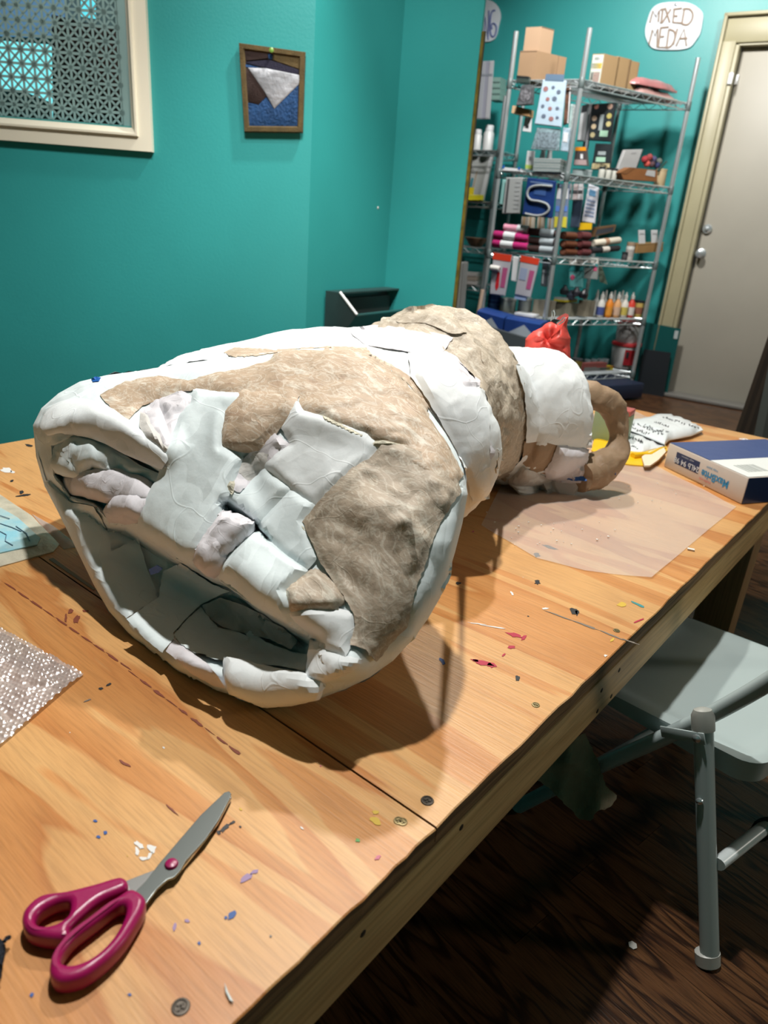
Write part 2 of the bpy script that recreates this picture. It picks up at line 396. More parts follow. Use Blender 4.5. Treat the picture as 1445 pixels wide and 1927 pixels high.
def text_on(name, txt, c, ux, uy, size, m, parent, lift=0.0006, bold=0.0, sx=1.0):
    v, f = font_mesh(txt, size, bold); ux = np.array(ux, float); uy = np.array(uy, float); n = np.cross(ux, uy)
    mb = MB(); mb.add([np.array(c) + ux * p[0] * sx + uy * p[1] + n * lift for p in v], f)
    return mk(name, mb, m, parent, smooth=0)
def curve_prism(outer, holes, ext, bev, z):
    """2-D outline with holes, extruded with a rounded edge -> (verts, faces)"""
    cu = bpy.data.curves.new('c', 'CURVE'); cu.dimensions = '2D'; cu.fill_mode = 'BOTH'; cu.extrude = ext; cu.bevel_depth = bev; cu.bevel_resolution = 3; cu.offset = -bev
    for L_ in [outer] + holes:
        sp = cu.splines.new('POLY'); sp.points.add(len(L_) - 1); sp.use_cyclic_u = True
        for i, p in enumerate(L_): sp.points[i].co = (p[0], p[1], 0, 1)
    o = bpy.data.objects.new('c', cu); COL.objects.link(o); bpy.context.view_layer.update()
    me = bpy.data.meshes.new_from_object(o.evaluated_get(bpy.context.evaluated_depsgraph_get()))
    v = [(x.co.x, x.co.y, x.co.z + z) for x in me.vertices]; f = [tuple(p.vertices) for p in me.polygons]
    bpy.data.objects.remove(o); bpy.data.curves.remove(cu); bpy.data.meshes.remove(me)
    return v, f

# ================================================================== setting
def w1(s, z, n=0.0): return HD * (2.8 - n) + RT * s + UP * z
def w1px(px, py, n=0.0): return atpl(px, py, HD * (2.8 - n), HD)
sB = float(np.array([-2.011, 1.981, 0]) @ RT)
gl = w1px(249, 238); go = w1px(290, 287)
s1, z1 = float(gl @ RT), float(gl[2]); s0, z0 = float(go @ RT), float(go[2])
SL, ZT = -2.35, 2.35           # far edges of the window, out of the picture
mb = MB()
for a, b, c, d in ((s1, sB, 0, 3), (-4.2, SL, 0, 3), (SL, s1, 0, z1), (SL, s1, ZT, 3)):
    wall_box(mb, w1(a, 0), w1(b, 0), 0.1, HD, c, d)
structure('wall_left', mb, teal)
P0 = w1(sB, 0)
def along(P, d, px, py):
    lo, hi = 0, 6
    for _ in range(50):
        m = (lo + hi) / 2; q = P + d * m
        z = zat(q, py)
        if proj([q[0], q[1], z])[0] < px: lo = m
        else: hi = m
    return P + d * lo
P1 = along(P0, E2, 741, 300); P2 = along(P1, E1, 880, 300)
mb = MB(); wall_box(mb, P0, P1 + E2 * .1, 0.1, -E1, 0, 3); structure('wall_chase', mb, teal)
mb = MB(); wall_box(mb, P1, P2, 0.012, E2, 0, 3); structure('wall_return', mb, teal)
mb = MB(); wall_box(mb, rm(-5, 5.3, 0), rm(-.985, 5.3, 0), 0.12, E2, 0, 3); wall_box(mb, rm(-.985, 5.3, 0), rm(0.02, 5.3, 0), 0.12, E2, 2.16, 3); wall_box(mb, rm(.0, 5.3, 0), rm(2.4, 5.3, 0), 0.12, E2, 0, 3)
structure('wall_back', mb, teal)
mb = MB(); wall_box(mb, rm(2.4, -2.2, 0), rm(2.4, 5.4, 0), 0.1, E1, 0, 3); structure('wall_right', mb, teal)
mb = MB(); wall_box(mb, rm(-5, -2.2, 0), rm(2.4, -2.2, 0), 0.1, -E2, 0, 3); structure('wall_front', mb, teal)
mb = MB(); wall_box(mb, rm(-5, -2.2, 0), rm(-5, 5.4, 0), 0.1, -E1, 0, 3); structure('wall_far_left', mb, teal)
mb = MB(); mb.prism([rm(-5.1, -2.3, 3), rm(2.5, -2.3, 3), rm(2.5, 5.5, 3), rm(-5.1, 5.5, 3)], (0, 0, .1)); structure('ceiling', mb, ceil_m)
mb = MB(); mb.prism([rm(-5.1, -2.3, -.05), rm(2.5, -2.3, -.05), rm(2.5, 5.5, -.05), rm(-5.1, 5.5, -.05)], (0, 0, .0465))
flo = structure('floor', mb, floor_m)
fa = math.radians(-10); FU = np.array([math.cos(fa), math.sin(fa), 0]); FV = np.array([-math.sin(fa), math.cos(fa), 0])
mb = MB(); mb.box((0, 0, 0), (0.9006, 0.0806, 0.006))
plank0 = mk('floor_plank', mb, floor_m, flo, world=False, smooth=0)
rg = random.Random(3); first = True
for i in range(-4, 36):
    off = rg.uniform(0, .9)
    for j in range(-2, 2):
        o = plank0 if first else plank0.copy()
        if not first: COL.objects.link(o); o.parent = flo
        first = False
        u = j * .9015 + off; v = i * .081
        c = FU * u + FV * v + np.array([0, 0, -.003 + rg.uniform(-.0004, .0003)])
        o.location = c; o.rotation_euler = (0, 0, fa)
# window
glass_m = bpy.data.materials.new('window_glass'); glass_m.use_nodes = True; nt_ = glass_m.node_tree; nt_.nodes.remove(nt_.nodes['Principled BSDF'])
tr_ = nd(nt_, 'ShaderNodeBsdfTransparent', Color=(.93, .97, .96, 1)); gs_ = nd(nt_, 'ShaderNodeBsdfGlossy', Roughness=.03); fr_ = nd(nt_, 'ShaderNodeFresnel', IOR=1.45); mx_ = nd(nt_, 'ShaderNodeMixShader')
nt_.links.new(fr_.outputs[0], mx_.inputs[0]); nt_.links.new(tr_.outputs[0], mx_.inputs[1]); nt_.links.new(gs_.outputs[0], mx_.inputs[2]); nt_.links.new(mx_.outputs[0], nt_.nodes['Material Output'].inputs[0])
win = tag(thing('window_1', None, None, w1((SL + s1) / 2, z1)), kind='structure')
rect = [w1(SL, z0 - 0), w1(s0, z0), w1(s0, ZT + .1), w1(SL, ZT + .1)]
rect = [w1(SL - .1, z0), w1(s0, z0), w1(s0, ZT + .1), w1(SL - .1, ZT + .1)]
fwid = s0 - s1
mb = MB().sweep(rect, -HD, [(0, 0), (0, .022), (fwid * .60, .024), (fwid * .63, .034), (fwid * .72, .036), (fwid * .8, .022), (fwid * .97, .012), (fwid, 0), (fwid, -.09), (0, -.0005)])
mk('window_frame', mb, trim_m, win)
mb = MB().prism([w1(SL, z1, -.045), w1(s1, z1, -.045), w1(s1, ZT, -.045), w1(SL, ZT, -.045)], HD * .004)
mk('window_pane', mb, glass_m, win)
# perforated screen of eight-ray stars behind the pane
screen_m = mat('grey_green_screen', (0.26, 0.40, 0.39), 0.5, 0.0)
e = w1px(229, 200, -.03); se = float(e @ RT); cell = .0425
mb = MB(); q = -.03
def strip(a, b, wd):
    a = np.array(a, float); b = np.array(b, float); t = (b - a) / np.linalg.norm(b - a); nn = np.array([-t[1], t[0]]) * wd / 2
    mb.prism([w1(p[0], p[1], q) for p in (a - nn, b - nn, b + nn, a + nn)], HD * .002)
nx, nz = 16, 11
sx0 = se - cell * nx
for i in range(nx + 1): strip((sx0 + i * cell, z1), (sx0 + i * cell, z1 + nz * cell), .0085)
for j in range(nz + 1): strip((sx0, z1 + j * cell), (se, z1 + j * cell), .0085)
for i in range(nx):
    for j in range(nz):
        a, b = sx0 + i * cell, z1 + j * cell
        strip((a, b), (a + cell, b + cell), .007); strip((a + cell, b), (a, b + cell), .007)
for i in range(nx + 1):
    for j in range(nz + 1):
        a, b = sx0 + i * cell, z1 + j * cell; hb = .010 if (i + j) % 2 else .007
        mb.prism([w1(a + hb * math.cos(t * math.pi / 4), b + hb * math.sin(t * math.pi / 4), q) for t in range(8)], HD * .0022)
tag(mk('perforated_screen', mb, screen_m, win, smooth=0), kind='stuff')
mb = MB().prism([w1(se, z1, q), w1(s1, z1, q), w1(s1, ZT, q), w1(se, ZT, q)], HD * .002)
mk('screen_border', mb, screen_m, win, smooth=0)
# panels behind the pane; the cyan and blue ones have glow added
def behind(name, quad, n, m, label, cat, th=.01):
    mb = MB().prism([w1px(x, y, -n) for x, y in quad], HD * th); return tag(mk(name, mb, m, smooth=0), label, cat)
behind('brown_board', [(97, 27), (236, 60), (246, 250), (100, 250)], .16, flat('brown_board', (0.13, 0.06, 0.05), .6), 'dark brown board leaning behind the window screen', 'board')
behind('cyan_backdrop', [(-80, 70), (95, 84), (98, 250), (-80, 250)], .20, mat('cyan_glow', (0.1, 0.5, 0.6), .3, emit=(0.22, 0.80, 0.86), emits=1.5, var=.9, vscale=7, ramp=(.3, .6)), 'cyan emissive poster behind the window screen', 'backdrop')
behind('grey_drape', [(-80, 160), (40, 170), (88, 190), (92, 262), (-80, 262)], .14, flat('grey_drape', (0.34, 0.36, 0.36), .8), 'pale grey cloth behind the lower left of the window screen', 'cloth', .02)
behind('blue_board', [(-80, -120), (120, -120), (120, 72), (-80, 64)], .24, mat('dim_blue', (0.10, 0.19, 0.30), .5, emit=(0.10, 0.2, 0.36), emits=.9), 'dim blue emissive board high behind the window screen', 'board')
behind('cyan_strip', [(152, -40), (178, -40), (178, 34), (152, 30)], .15, mat('cyan_bright', (0.1, .5, .6), .3, emit=(0.12, 0.72, 0.86), emits=1.4), 'bright cyan emissive strip behind the top of the window screen', 'light', .01)
behind('grey_cabinet', [(120, -60), (300, -60), (300, 262), (120, 262)], .34, flat('grey_cab', (0.16, 0.21, 0.21), .6), 'grey cabinet back seen through the window screen', 'cabinet', .05)

# quilted hanging
def z3(x, y): return (430 + x * .1246, 60 + y * .1246)
qt = thing('quilt_panel', 'small patchwork quilt of blue, brown and white cloth pinned to the teal wall', 'quilt', w1px(*z3(640, 1520)))
def qp(name, pts, m, n, th=.006):
    P = [w1px(*z3(*p), n) for p in pts]
    c = sum(P) / len(P); mb = MB(); k = len(P)
    big = resample([p for p in P], .02); kk = len(big); inner = [c + (p - c) * .93 - HD * .003 for p in big]
    mb.prism(big, HD * th); mb.add(big + inner, [(i, (i + 1) % kk, kk + (i + 1) % kk, kk + i) for i in range(kk)] + [tuple(range(kk, 2 * kk))])
    return mk(name, mb, m, qt, smooth=50)
olive = mat('olive_cloth', (0.10, 0.066, 0.02), .9, bump=.5, bscale=300, var=.3, vscale=30)
brownc = mat('dark_brown_cloth', (0.024, 0.011, 0.009), .9, bump=.4, bscale=300)
bluec = mat('royal_blue_cloth', (0.004, 0.05, 0.16), .8, bump=.6, bscale=120, var=.25, vscale=40)
navyc = mat('navy_cloth', (0.010, 0.009, 0.026), .9, bump=.4, bscale=200)
whitec = mat('shiny_white_cloth', (0.40, 0.42, 0.46), .35, bump=.5, bscale=50, var=.2, vscale=20)
P = [w1px(*z3(*p), .012) for p in ((155, 165), (1165, 305), (1125, 1530), (240, 1520))]
mk('border', MB().sweep(P, -HD, [(0, 0), (.003, .012), (.016, .013), (.022, .004), (.022, 0)]), olive, qt)
mk('backing', MB().prism([w1px(*z3(*p), .013) for p in ((165, 175), (1155, 312), (1115, 1520), (250, 1510))], HD * .006), olive, qt)
for nm, pts, m in (('brown_patch', [(225, 265), (590, 295), (600, 405), (235, 440)], brownc), ('blue_patch', [(592, 275), (668, 275), (660, 422), (604, 412)], bluec),
    ('olive_patch', [(665, 300), (1115, 355), (1110, 580), (660, 425)], olive), ('navy_band', [(235, 452), (620, 422), (1105, 585), (1085, 650), (560, 545), (240, 470)], navyc),
    ('blue_patch', [(240, 482), (500, 545), (290, 537), (248, 530)], bluec), ('white_patch', [(290, 540), (560, 548), (1085, 655), (1090, 760), (690, 1160), (540, 900)], whitec),
    ('brown_patch', [(245, 542), (300, 552), (530, 880), (570, 980), (460, 1100), (280, 1060)], brownc), ('blue_patch', [(275, 1065), (450, 1105), (570, 985), (690, 1165), (1085, 780), (1075, 1445), (290, 1450)], bluec)):
    qp(nm, pts, m, .016 + (.004 if nm == 'white_patch' else 0))
pc = w1px(*z3(655, 282), .03)
tag(mk('push_pin', MB().lathe(pc + HD * .004, [(.004, 0), (.004, .008), (.0075, .010), (.0075, .013), (.002, .015)], 12, axis=-HD), flat('green_pin', (0.16, 0.32, 0.06), .3)), 'green push pin at the top of the little quilt', 'pin')
sp = w1px(711, 391); sp = atpl(711, 391, P0, E1)
tag(mk('wall_chip', MB().lathe(sp, [(.006, 0), (.005, .002), (.001, .003)], 7, axis=E1), flat('chip', (.5, .52, .5), .8)), 'tiny pale chip in the teal wall paint near the corner', 'chip')

# slanted metal bin on the wall
bt = atpl(613, 547, P0 + E1 * .008, E1)
def e1to(P, px):
    lo, hi = 0, 1
    for _ in range(40):
        m = (lo + hi) / 2
        if proj(P + E1 * m)[0] < px: lo = m
        else: hi = m
    return lo
a1 = e1to(bt, 639); a2 = a1 + .085; zt = bt[2]
def bn(a, z, t): return np.array([bt[0], bt[1], 0]) + E1 * a + E2 * t + UP * z
Lb = 0.0
for k in range(1, 80):
    Lb = k * .01
    if proj(bn(a1, zt, Lb))[0] > 752: break
zl = zat(bn(a2, 0, 0), 593)
bin_m = mat('dark_grey_metal', (0.055, 0.085, 0.085), .38, .5, var=.25, vscale=6)
bin_o = thing('hopper_bin', 'dark grey metal bin with slanted open mouth below the teal wall corner', 'bin', bn(a1 / 2, .0, Lb / 2))
prof = [(0, zt), (a1, zt), (a2, zl), (a1 * .9, zl - .12), (a1 * .9, 0.0), (0, 0.0)]
def prism_e2(pr, t0, t1): return MB().prism([bn(a, z, t0) for a, z in pr], E2 * (t1 - t0))
mk('side_panel', prism_e2(prof, 0, .006), bin_m, bin_o, smooth=0)
mk('side_panel', prism_e2(prof, Lb - .006, Lb), bin_m, bin_o, smooth=0)
mk('back_panel', prism_e2([(0, 0), (.006, 0), (.006, zt), (0, zt)], .006, Lb - .006), bin_m, bin_o, smooth=0)
mk('top_panel', prism_e2([(.006, zt - .006), (a1, zt - .006), (a1, zt), (.006, zt)], .006, Lb - .006), bin_m, bin_o, smooth=0)
mk('front_panel', prism_e2([(a2 - .012, zl), (a2, zl), (a1 * .9, zl - .12), (a1 * .9, 0), (a1 * .9 - .012, 0), (a1 * .9 - .012, zl - .12)], .006, Lb - .006), bin_m, bin_o, smooth=0)
mk('edge_strip', MB().tube([bn(a1 + .002, zt + .002, .0), bn(a2 + .002, zl + .002, .0)], .0055, 8), flat('pale_edge', (.75, .78, .78), .3), bin_o)
mk('lip', MB().tube([bn(a2, zl, .0), bn(a2, zl, Lb)], .0045, 8), steel, bin_o)
mk('bin_liner', prism_e2([(.02, zl - .1), (.03, zl - .1), (.03, zt - .03), (.02, zt - .03)], .02, Lb - .02), flat('liner', (.03, .036, .034), .6), bin_o)
mk('grille', prism_e2([(.02, zt - .09), (a1 * .8, zl - .05), (a1 * .8, zl - .06), (.02, zt - .1)], .05, Lb * .6), flat('liner2', (.06, .065, .062), .5), bin_o)

# gilt edge of a frame standing against the end of the return wall
g0 = atpl(903, 59, P2 + E2 * .004, E2); g1 = atpl(848, 592, P2 + E2 * .004, E2)
gv = (g1 - g0); gb = g0 + gv * ((0.02 - g0[2]) / gv[2])
gold = mat('gilt_edge', (0.20, 0.14, 0.02), .45, .3, var=.5, vscale=30)
gf = thing('gilt_frame', 'narrow gilt frame edge standing against the end of the teal wall', 'frame', gb)
mk('gilt_moulding', MB().prism([gb, gb + E1 * .018, g0 + E1 * .018, g0], E2 * .006), gold, gf, smooth=0)
mk('frame_back', MB().prism([gb + E1 * .0183, gb + E1 * .022, g0 + E1 * .022, g0 + E1 * .0183], E2 * .006), flat('frame_back', (.045, .035, .01), .7), gf, smooth=0)

# hand-lettered signs
def z6(x, y): return (1200 + x * .1696, y * .1696)
def sign(name, label, outline, strokes, zf, col, pin=None, v=5.285):
    pts = [onE2(*zf(*p), v) for p in outline]; c = sum(pts) / len(pts)
    t = thing(name, label, 'sign', pts[int(np.argmin([p[2] for p in pts]))])
    mk('sign_board', MB().prism([np.array(p) for p in catmull(pts, 5)], E2 * .012), mat('sign_paper', (0.66, 0.71, 0.76), .6), t)
    mb = MB()
    for s_ in strokes:
        P = [onE2(*zf(*p), v - .002) for p in s_]
        if len(P) > 3 and s_[0] != s_[-1] or len(P) > 6: P = catmull(P, 3, closed=False) if len(P) > 5 else P
        mb.tube(P, .0058, 6)
    mk('lettering', mb, flat('sign_ink_%d' % round(col[2] * 100), col, .6), t)
    if pin: mk('pin', MB().lathe(onE2(*zf(*pin), v - .001), [(.01, 0), (.008, .006), (.002, .008)], 10, axis=-E2), steel, t)
sign('lettered_sign', 'white rounded paper sign hand-lettered MIXED MEDIA above the wire rack', [(100, 250), (150, 110), (240, 40), (400, 20), (560, 30), (660, 80), (720, 150), (715, 250), (690, 370), (640, 450), (580, 520), (480, 548), (350, 552), (230, 548), (150, 520), (95, 430), (82, 340)],
     [[(135, 250), (170, 120), (205, 190), (240, 115), (228, 245)], [(252, 108), (300, 100)], [(278, 103), (262, 250)], [(248, 252), (280, 250)], [(305, 90), (355, 250)], [(368, 100), (275, 250)],
      [(395, 105), (490, 92)], [(405, 108), (390, 250), (490, 256)], [(398, 180), (442, 178)], [(515, 110), (490, 265)], [(500, 103), (570, 100), (610, 150), (600, 220), (550, 275), (490, 265)],
      [(125, 495), (165, 330), (195, 400), (222, 322), (215, 525)], [(250, 310), (345, 300)], [(256, 312), (228, 525), (325, 527)], [(246, 410), (292, 405)], [(345, 330), (320, 530)], [(345, 325), (405, 350), (412, 430), (370, 510), (322, 532), (318, 531)],
      [(440, 320), (395, 495)], [(425, 512), (515, 320), (540, 510)], [(458, 430), (550, 425)]], z6, (0.31, 0.235, 0.18), (425, 50))
def z7(x, y): return (880 + x * .0519, y * .0519)
sign('lettered_sign', 'white rounded paper sign ending in blue NG, half hidden by the teal wall', [(-300, 700), (-250, 300), (0, 50), (300, -60), (600, -40), (900, 50), (1080, 220), (1170, 430), (1180, 650), (1110, 950), (1060, 1200), (980, 1380), (850, 1480), (650, 1510), (350, 1500), (0, 1350), (-220, 1050)],
     [[(300, 1400), (480, 380), (620, 440)], [(590, 1440), (640, 620), (740, 1440), (770, 380)], [(1000, 380), (900, 400), (840, 560), (810, 900), (830, 1200), (890, 1330), (980, 1290), (1040, 1100), (1030, 940), (940, 850), (860, 920), (880, 1060)]], z7, (0.13, 0.17, 0.38))

# ------------------------------------------------------------------ door
dz = 2.10
dr = tag(thing('door_1', None, None, rm(-.45, 5.34, 0)), kind='structure')
mb = MB().box(rm(-.475, 5.35, 1.05), (.96, .044, 2.09), (E1, E2, UP), .003); mk('door_leaf', mb, door_m, dr)
def knob(px, py, name, prof):
    P = onE2(px, py, 5.328); mk(name, MB().lathe(P, prof, 20, axis=-E2), chrome, dr)
knob(1319, 477, 'door_knob', [(.031, 0), (.031, .006), (.012, .012), (.012, .032), (.024, .042), (.0275, .055), (.024, .068), (.01, .074)])
knob(1331, 431, 'deadbolt', [(.03, 0), (.03, .012), (.026, .018), (.012, .02), (.011, .028), (.004, .03)])
tr = tag(thing('trim_1', None, None, rm(-1.03, 5.2, 0)), kind='structure')
mk('side_casing', MB().box(rm(-1.03, 5.265, 1.06), (.092, .05, 2.12), (E1, E2, UP), .006), casing_m, tr)
mk('side_moulding', MB().box(rm(-1.068, 5.255, 1.13), (.02, .07, 2.26), (E1, E2, UP), .006), casing_m, tr)
mk('door_jamb', MB().box(rm(-.972, 5.30, 1.05), (.022, .11, 2.1), (E1, E2, UP), .002), casing_m, tr)
mk('head_casing', MB().box(rm(-.42, 5.27, 2.175), (1.32, .04, .13), (E1, E2, UP), .004), casing_m, tr)
mk('head_ledge', MB().box(rm(-.42, 5.255, 2.25), (1.32, .07, .018), (E1, E2, UP), .003), casing_m, tr)
mk('head_jamb', MB().box(rm(-.47, 5.31, 2.105), (1.0, .09, .012), (E1, E2, UP)), casing_m, tr)
mk('threshold', MB().box(rm(-.47, 5.27, .012), (1.0, .14, .024), (E1, E2, UP), .006), mat('threshold', (.30, .29, .27), .4, .5), dr)
for nm, x, y, sz, d in (('door_sensor', 1374.5, 148, (.026, .02, .06), 5.238), ('sensor_magnet', 1386, 150, (.018, .02, .055), 5.32)):
    mk(nm, MB().box(onE2(x, y, d), sz, (E1, E2, UP), .003), white_m, dr)

# ================================================================== work table
TZ = 0.5; XL, XR, YN, YF, YS = -1.522, -0.243, -0.42, 2.225, 0.4215
tbl = thing('work_table', 'paint-spotted plywood work table with pine apron', 'table', ((XL + XR) / 2, .9, 0))
def ply_sheet(y0, y1):
    # worn, slightly ragged front edge
    rg = random.Random(int(y1 * 100)); b = .018
    n = 60; R = [(XR + rg.uniform(-.0016, .0006), y0 + (y1 - y0) * i / n) for i in range(n + 1)]
    pts = [(XL, y0), (XL, y1)][::1]
    out = [np.array([x, y, TZ - .0]) for x, y in R] + [np.array([XL, y1, TZ]), np.array([XL, y0, TZ])]
    mb = MB(); k = len(out); top = [p + (np.array([(-.0012 if p[0] > -.5 else .001), 0, 0])) for p in out]; low = [p - UP * .0013 for p in out]; bot = [p - UP * .018 for p in out]
    mb.add(top, [tuple(range(k))], 0)
    mb.add(top + low, [(i, (i + 1) % k, k + (i + 1) % k, k + i) for i in range(k)], 0)
    mb.add(low + bot, [(i, (i + 1) % k, k + (i + 1) % k, k + i) for i in range(k)], 1); mb.add(bot, [tuple(range(k - 1, -1, -1))], 1)
    return mk('plywood_sheet', mb, [ply, ply_edge], tbl, smooth=0)
ply_sheet(YN, YS - .0012); ply_sheet(YS + .0012, YF)
def board(name, c, sz, m=ply_side): return mk(name, MB().box(c, sz, bev=.003), m, tbl, smooth=30)
ym = (YN + YF) / 2
board('filler_strip', (XR - .012, ym, .4755), (.018, YF - YN - .01, .013), ply_edge)
board('apron', (XR - .021, ym, .434), (.038, YF - YN, .068))
board('apron', (XL + .02, ym, .434), (.038, YF - YN, .068))
board('apron', ((XL + XR) / 2, YF - .02, .434), (XR - XL - .08, .038, .068))
board('apron', ((XL + XR) / 2, YN + .02, .434), (XR - XL - .08, .038, .068))
board('joist', ((XL + XR) / 2, YS, .436), (XR - XL - .08, .075, .064))
leg_m = wood('leg_pine', [(0.0, (0.30, 0.17, 0.08)), (0.5, (0.40, 0.24, 0.11)), (1.0, (0.32, 0.19, 0.085))], (9, 9, 1.2), 4.0, (160, 160, 6), 0.55)
for x, y in ((-.300, 1.755), (-1.465, 1.755), (-1.465, -.15), (-.302, -.25), (-.88, 1.75)): board('leg', (x, y, .2), (.086, .086, .4), leg_m)
# screws countersunk in the top
def screw(px, py, m, r=.0045):
    P = atz(px, py, TZ); mb = MB().lathe(P, [(r * 1.15, .0000), (r * 1.05, .0009), (r * .8, .0010), (r * .72, .0004), (r * .3, .0003)], 14)
    for k in range(2):
        a = k * math.pi / 2 + .4; d = np.array([math.cos(a), math.sin(a), 0]); nn = np.array([-d[1], d[0], 0])
        mb.box(P + UP * .0009, (r * 1.2, r * .25, .0006), (d, nn, UP))
    mk('screw', mb, m, tbl)
scr_d = mat('dark_screw', (.06, .05, .04), .45, .7); scr_b = mat('brass_screw', (.30, .24, .12), .4, .7)
for x, y, m in ((340, 1895, scr_d), (804, 1507, scr_d), (757, 1547, scr_b), (1160, 1187, scr_b), (1008, 1327, scr_b), (750, 1545, scr_b)): screw(x, y, m, .0056 if m is scr_d else .0042)
# paint that has landed on the wood over the years
SCOL = dict(red=(.42, .015, .05), black=(.018, .018, .02), blue=(.02, .085, .30), white=(.72, .72, .70), grey=(.20, .17, .14), yellow=(.62, .42, .05), teal=(.05, .26, .26), lilac=(.30, .20, .36), green=(.12, .36, .10), maroon=(.20, .045, .02), pink=(.55, .14, .22))
def blob(px, py, w_, h_, ang, rg, P=None):
    n = 11; out = []
    ca, sa = math.cos(math.radians(ang)), math.sin(math.radians(ang))
    for i in range(n):
        t = 2 * math.pi * i / n; k = rg.uniform(.55, 1.15); x = math.cos(t) * w_ / 2 * k; y = math.sin(t) * h_ / 2 * k
        out.append(atz(px + x * ca - y * sa, py + x * sa + y * ca, TZ + .0004))
    return out
def stain(col, blobs, seed=0, name='paint_stain'):
    rg = random.Random(seed + len(blobs)); mb = MB()
    for b in blobs: mb.prism(blob(*b, rg), (0, 0, .0002))
    return mk(name, mb, mat('paint_' + col, SCOL[col], .55), tbl, smooth=0)
stain('red', [(968, 1195, 34, 9, 12, ), (985, 1200, 10, 14, 60), (962, 1218, 16, 7, 0), (910, 1248, 50, 9, 14), (926, 1252, 20, 10, 0), (948, 1232, 10, 5, -40), (895, 1243, 16, 5, 20)], 1)
stain('white', [(262, 1590, 30, 12, 35), (286, 1598, 22, 16, 30), (258, 1603, 8, 22, -10), (270, 1616, 20, 8, 10), (282, 1610, 8, 18, 30)], 2)
stain('blue', [(436, 1722, 22, 11, -40), (425, 1727, 10, 6, -30)], 3)
stain('blue', [(185, 1575, 9, 7, 0), (198, 1567, 8, 8, 0)], 4); stain('blue', [(179, 1545, 9, 6, 0)], 5); stain('blue', [(60, 1872, 10, 13, 30)], 6); stain('blue', [(244, 1872, 8, 7, 0)], 7); stain('blue', [(375, 1775, 7, 9, 0)], 8)
stain('lilac', [(463, 1652, 34, 12, -35), (480, 1640, 20, 8, -30)], 9); stain('lilac', [(328, 1745, 8, 18, 20), (352, 1733, 12, 8, 20)], 10)
stain('black', [(424, 1558, 30, 8, -40), (438, 1548, 12, 6, -30), (412, 1567, 8, 10, -30), (452, 1556, 5, 5, 0)], 11)
stain('black', [(1080, 1150, 20, 12, 20), (1086, 1153, 8, 12, 0)], 12); stain('black', [(974, 1276, 12, 10, 30)], 13); stain('black', [(1011, 1096, 12, 9, 20)], 14)
stain('blue', [(831, 1242, 12, 8, 40), (835, 1248, 8, 6, 0)], 15); stain('teal', [(1200, 1137, 30, 5, 25)], 16); stain('red', [(1202, 1168, 26, 4, -22)], 17)
stain('yellow', [(1170, 1137, 18, 12, 0)], 18); stain('yellow', [(1152, 1204, 10, 5, -50)], 19); stain('yellow', [(238 + 470, 1545, 26, 16, 20)], 20); stain('yellow', [(707, 1528, 14, 8, 0)], 33)
stain('white', [(1139, 1234, 7, 5, 0)], 21); stain('white', [(963, 1116, 10, 5, 50)], 22); stain('white', [(1027, 1145, 14, 5, 0)], 41)
stain('grey', [(1050, 1158, 60, 2.4, 20), (1105, 1178, 60, 3.4, 20), (1150, 1195, 50, 3.4, 22), (1185, 1207, 40, 2.4, 18)], 23, 'scratch')
stain('green', [(673, 1581, 10, 8, 0)], 24); stain('pink', [(711, 1614, 14, 9, -30)], 25); stain('white', [(930, 1180, 70, 2.4, 9), (900, 1174, 40, 2, 8)], 26)
stain('grey', [(95, 1052, 5, 1, 0)], 27)
stain('black', [(862, 1098, 12, 6, 0)], 29); stain('black', [(1035, 1030, 36, 5, 20), (1010, 1045, 14, 9, 10)], 30)
stain('black', [(45, 932, 30, 4, -8), (40, 926, 9, 8, 0)], 31); stain('black', [(55, 838, 16, 5, 10), (22, 905, 10, 4, -10)], 32); stain('white', [(12, 884, 24, 10, 5), (24, 888, 10, 5, 10)], 34); stain('pink', [(890, 1000, 5, 3, 0)], 35)
stain('maroon', [(20 + 24 * i, 1104 + 16.6 * i, 30, 3 + (i % 3), 34) for i in range(0, 10)] + [(250 + 24 * i, 1268 + 18 * i, 28, 2 + (i % 3) * 2.4, 36) for i in range(0, 9)], 36, 'crack')
stain('black', [(205, 1288, 14, 5, -20), (190, 1296, 9, 6, 0)], 37); stain('grey', [(165, 1318, 20, 3, -20)], 38)
stain('maroon', [(145, 1165, 12, 22, 30), (133, 1150, 8, 14, 60), (160, 1150, 14, 4, 0), (124, 1163, 6, 16, 0)], 39, 'cup_ring')
stain('maroon', [(325, 1525, 34, 5, 42), (235, 1437, 30, 6, 30)], 40, 'wood_fleck')
tape = MB().prism([atz(*p, TZ + .0003) for p in ((92, 1053), (100, 1050), (180, 1108), (176, 1111))], (0, 0, .0004)); mk('tape_line', tape, flat('grey_tape', (.22, .19, .14), .6), tbl, smooth=0)
rg = random.Random(11); cols = list(SCOL)
for ci, c in enumerate(('black', 'blue', 'yellow', 'grey', 'white', 'pink')):
    mb = MB()
    for k in range(34 if c in ('black', 'grey') else 15):
        x = rg.uniform(-1.45, -.27); y = rg.uniform(.12, 2.1); r = rg.uniform(.0006, .0022); a = rg.uniform(0, 6); ec = rg.uniform(.4, 1)
        mb.prism([np.array([x + r * math.cos(t) * rg.uniform(.6, 1.2), y + r * ec * math.sin(t) * rg.uniform(.6, 1.2), TZ + .0003]) for t in np.arange(0, 6.28, .9)], (0, 0, .0002))
    tag(mk('paint_specks', mb, mat('paint_' + c, SCOL[c], .55), tbl, smooth=0), kind='stuff')
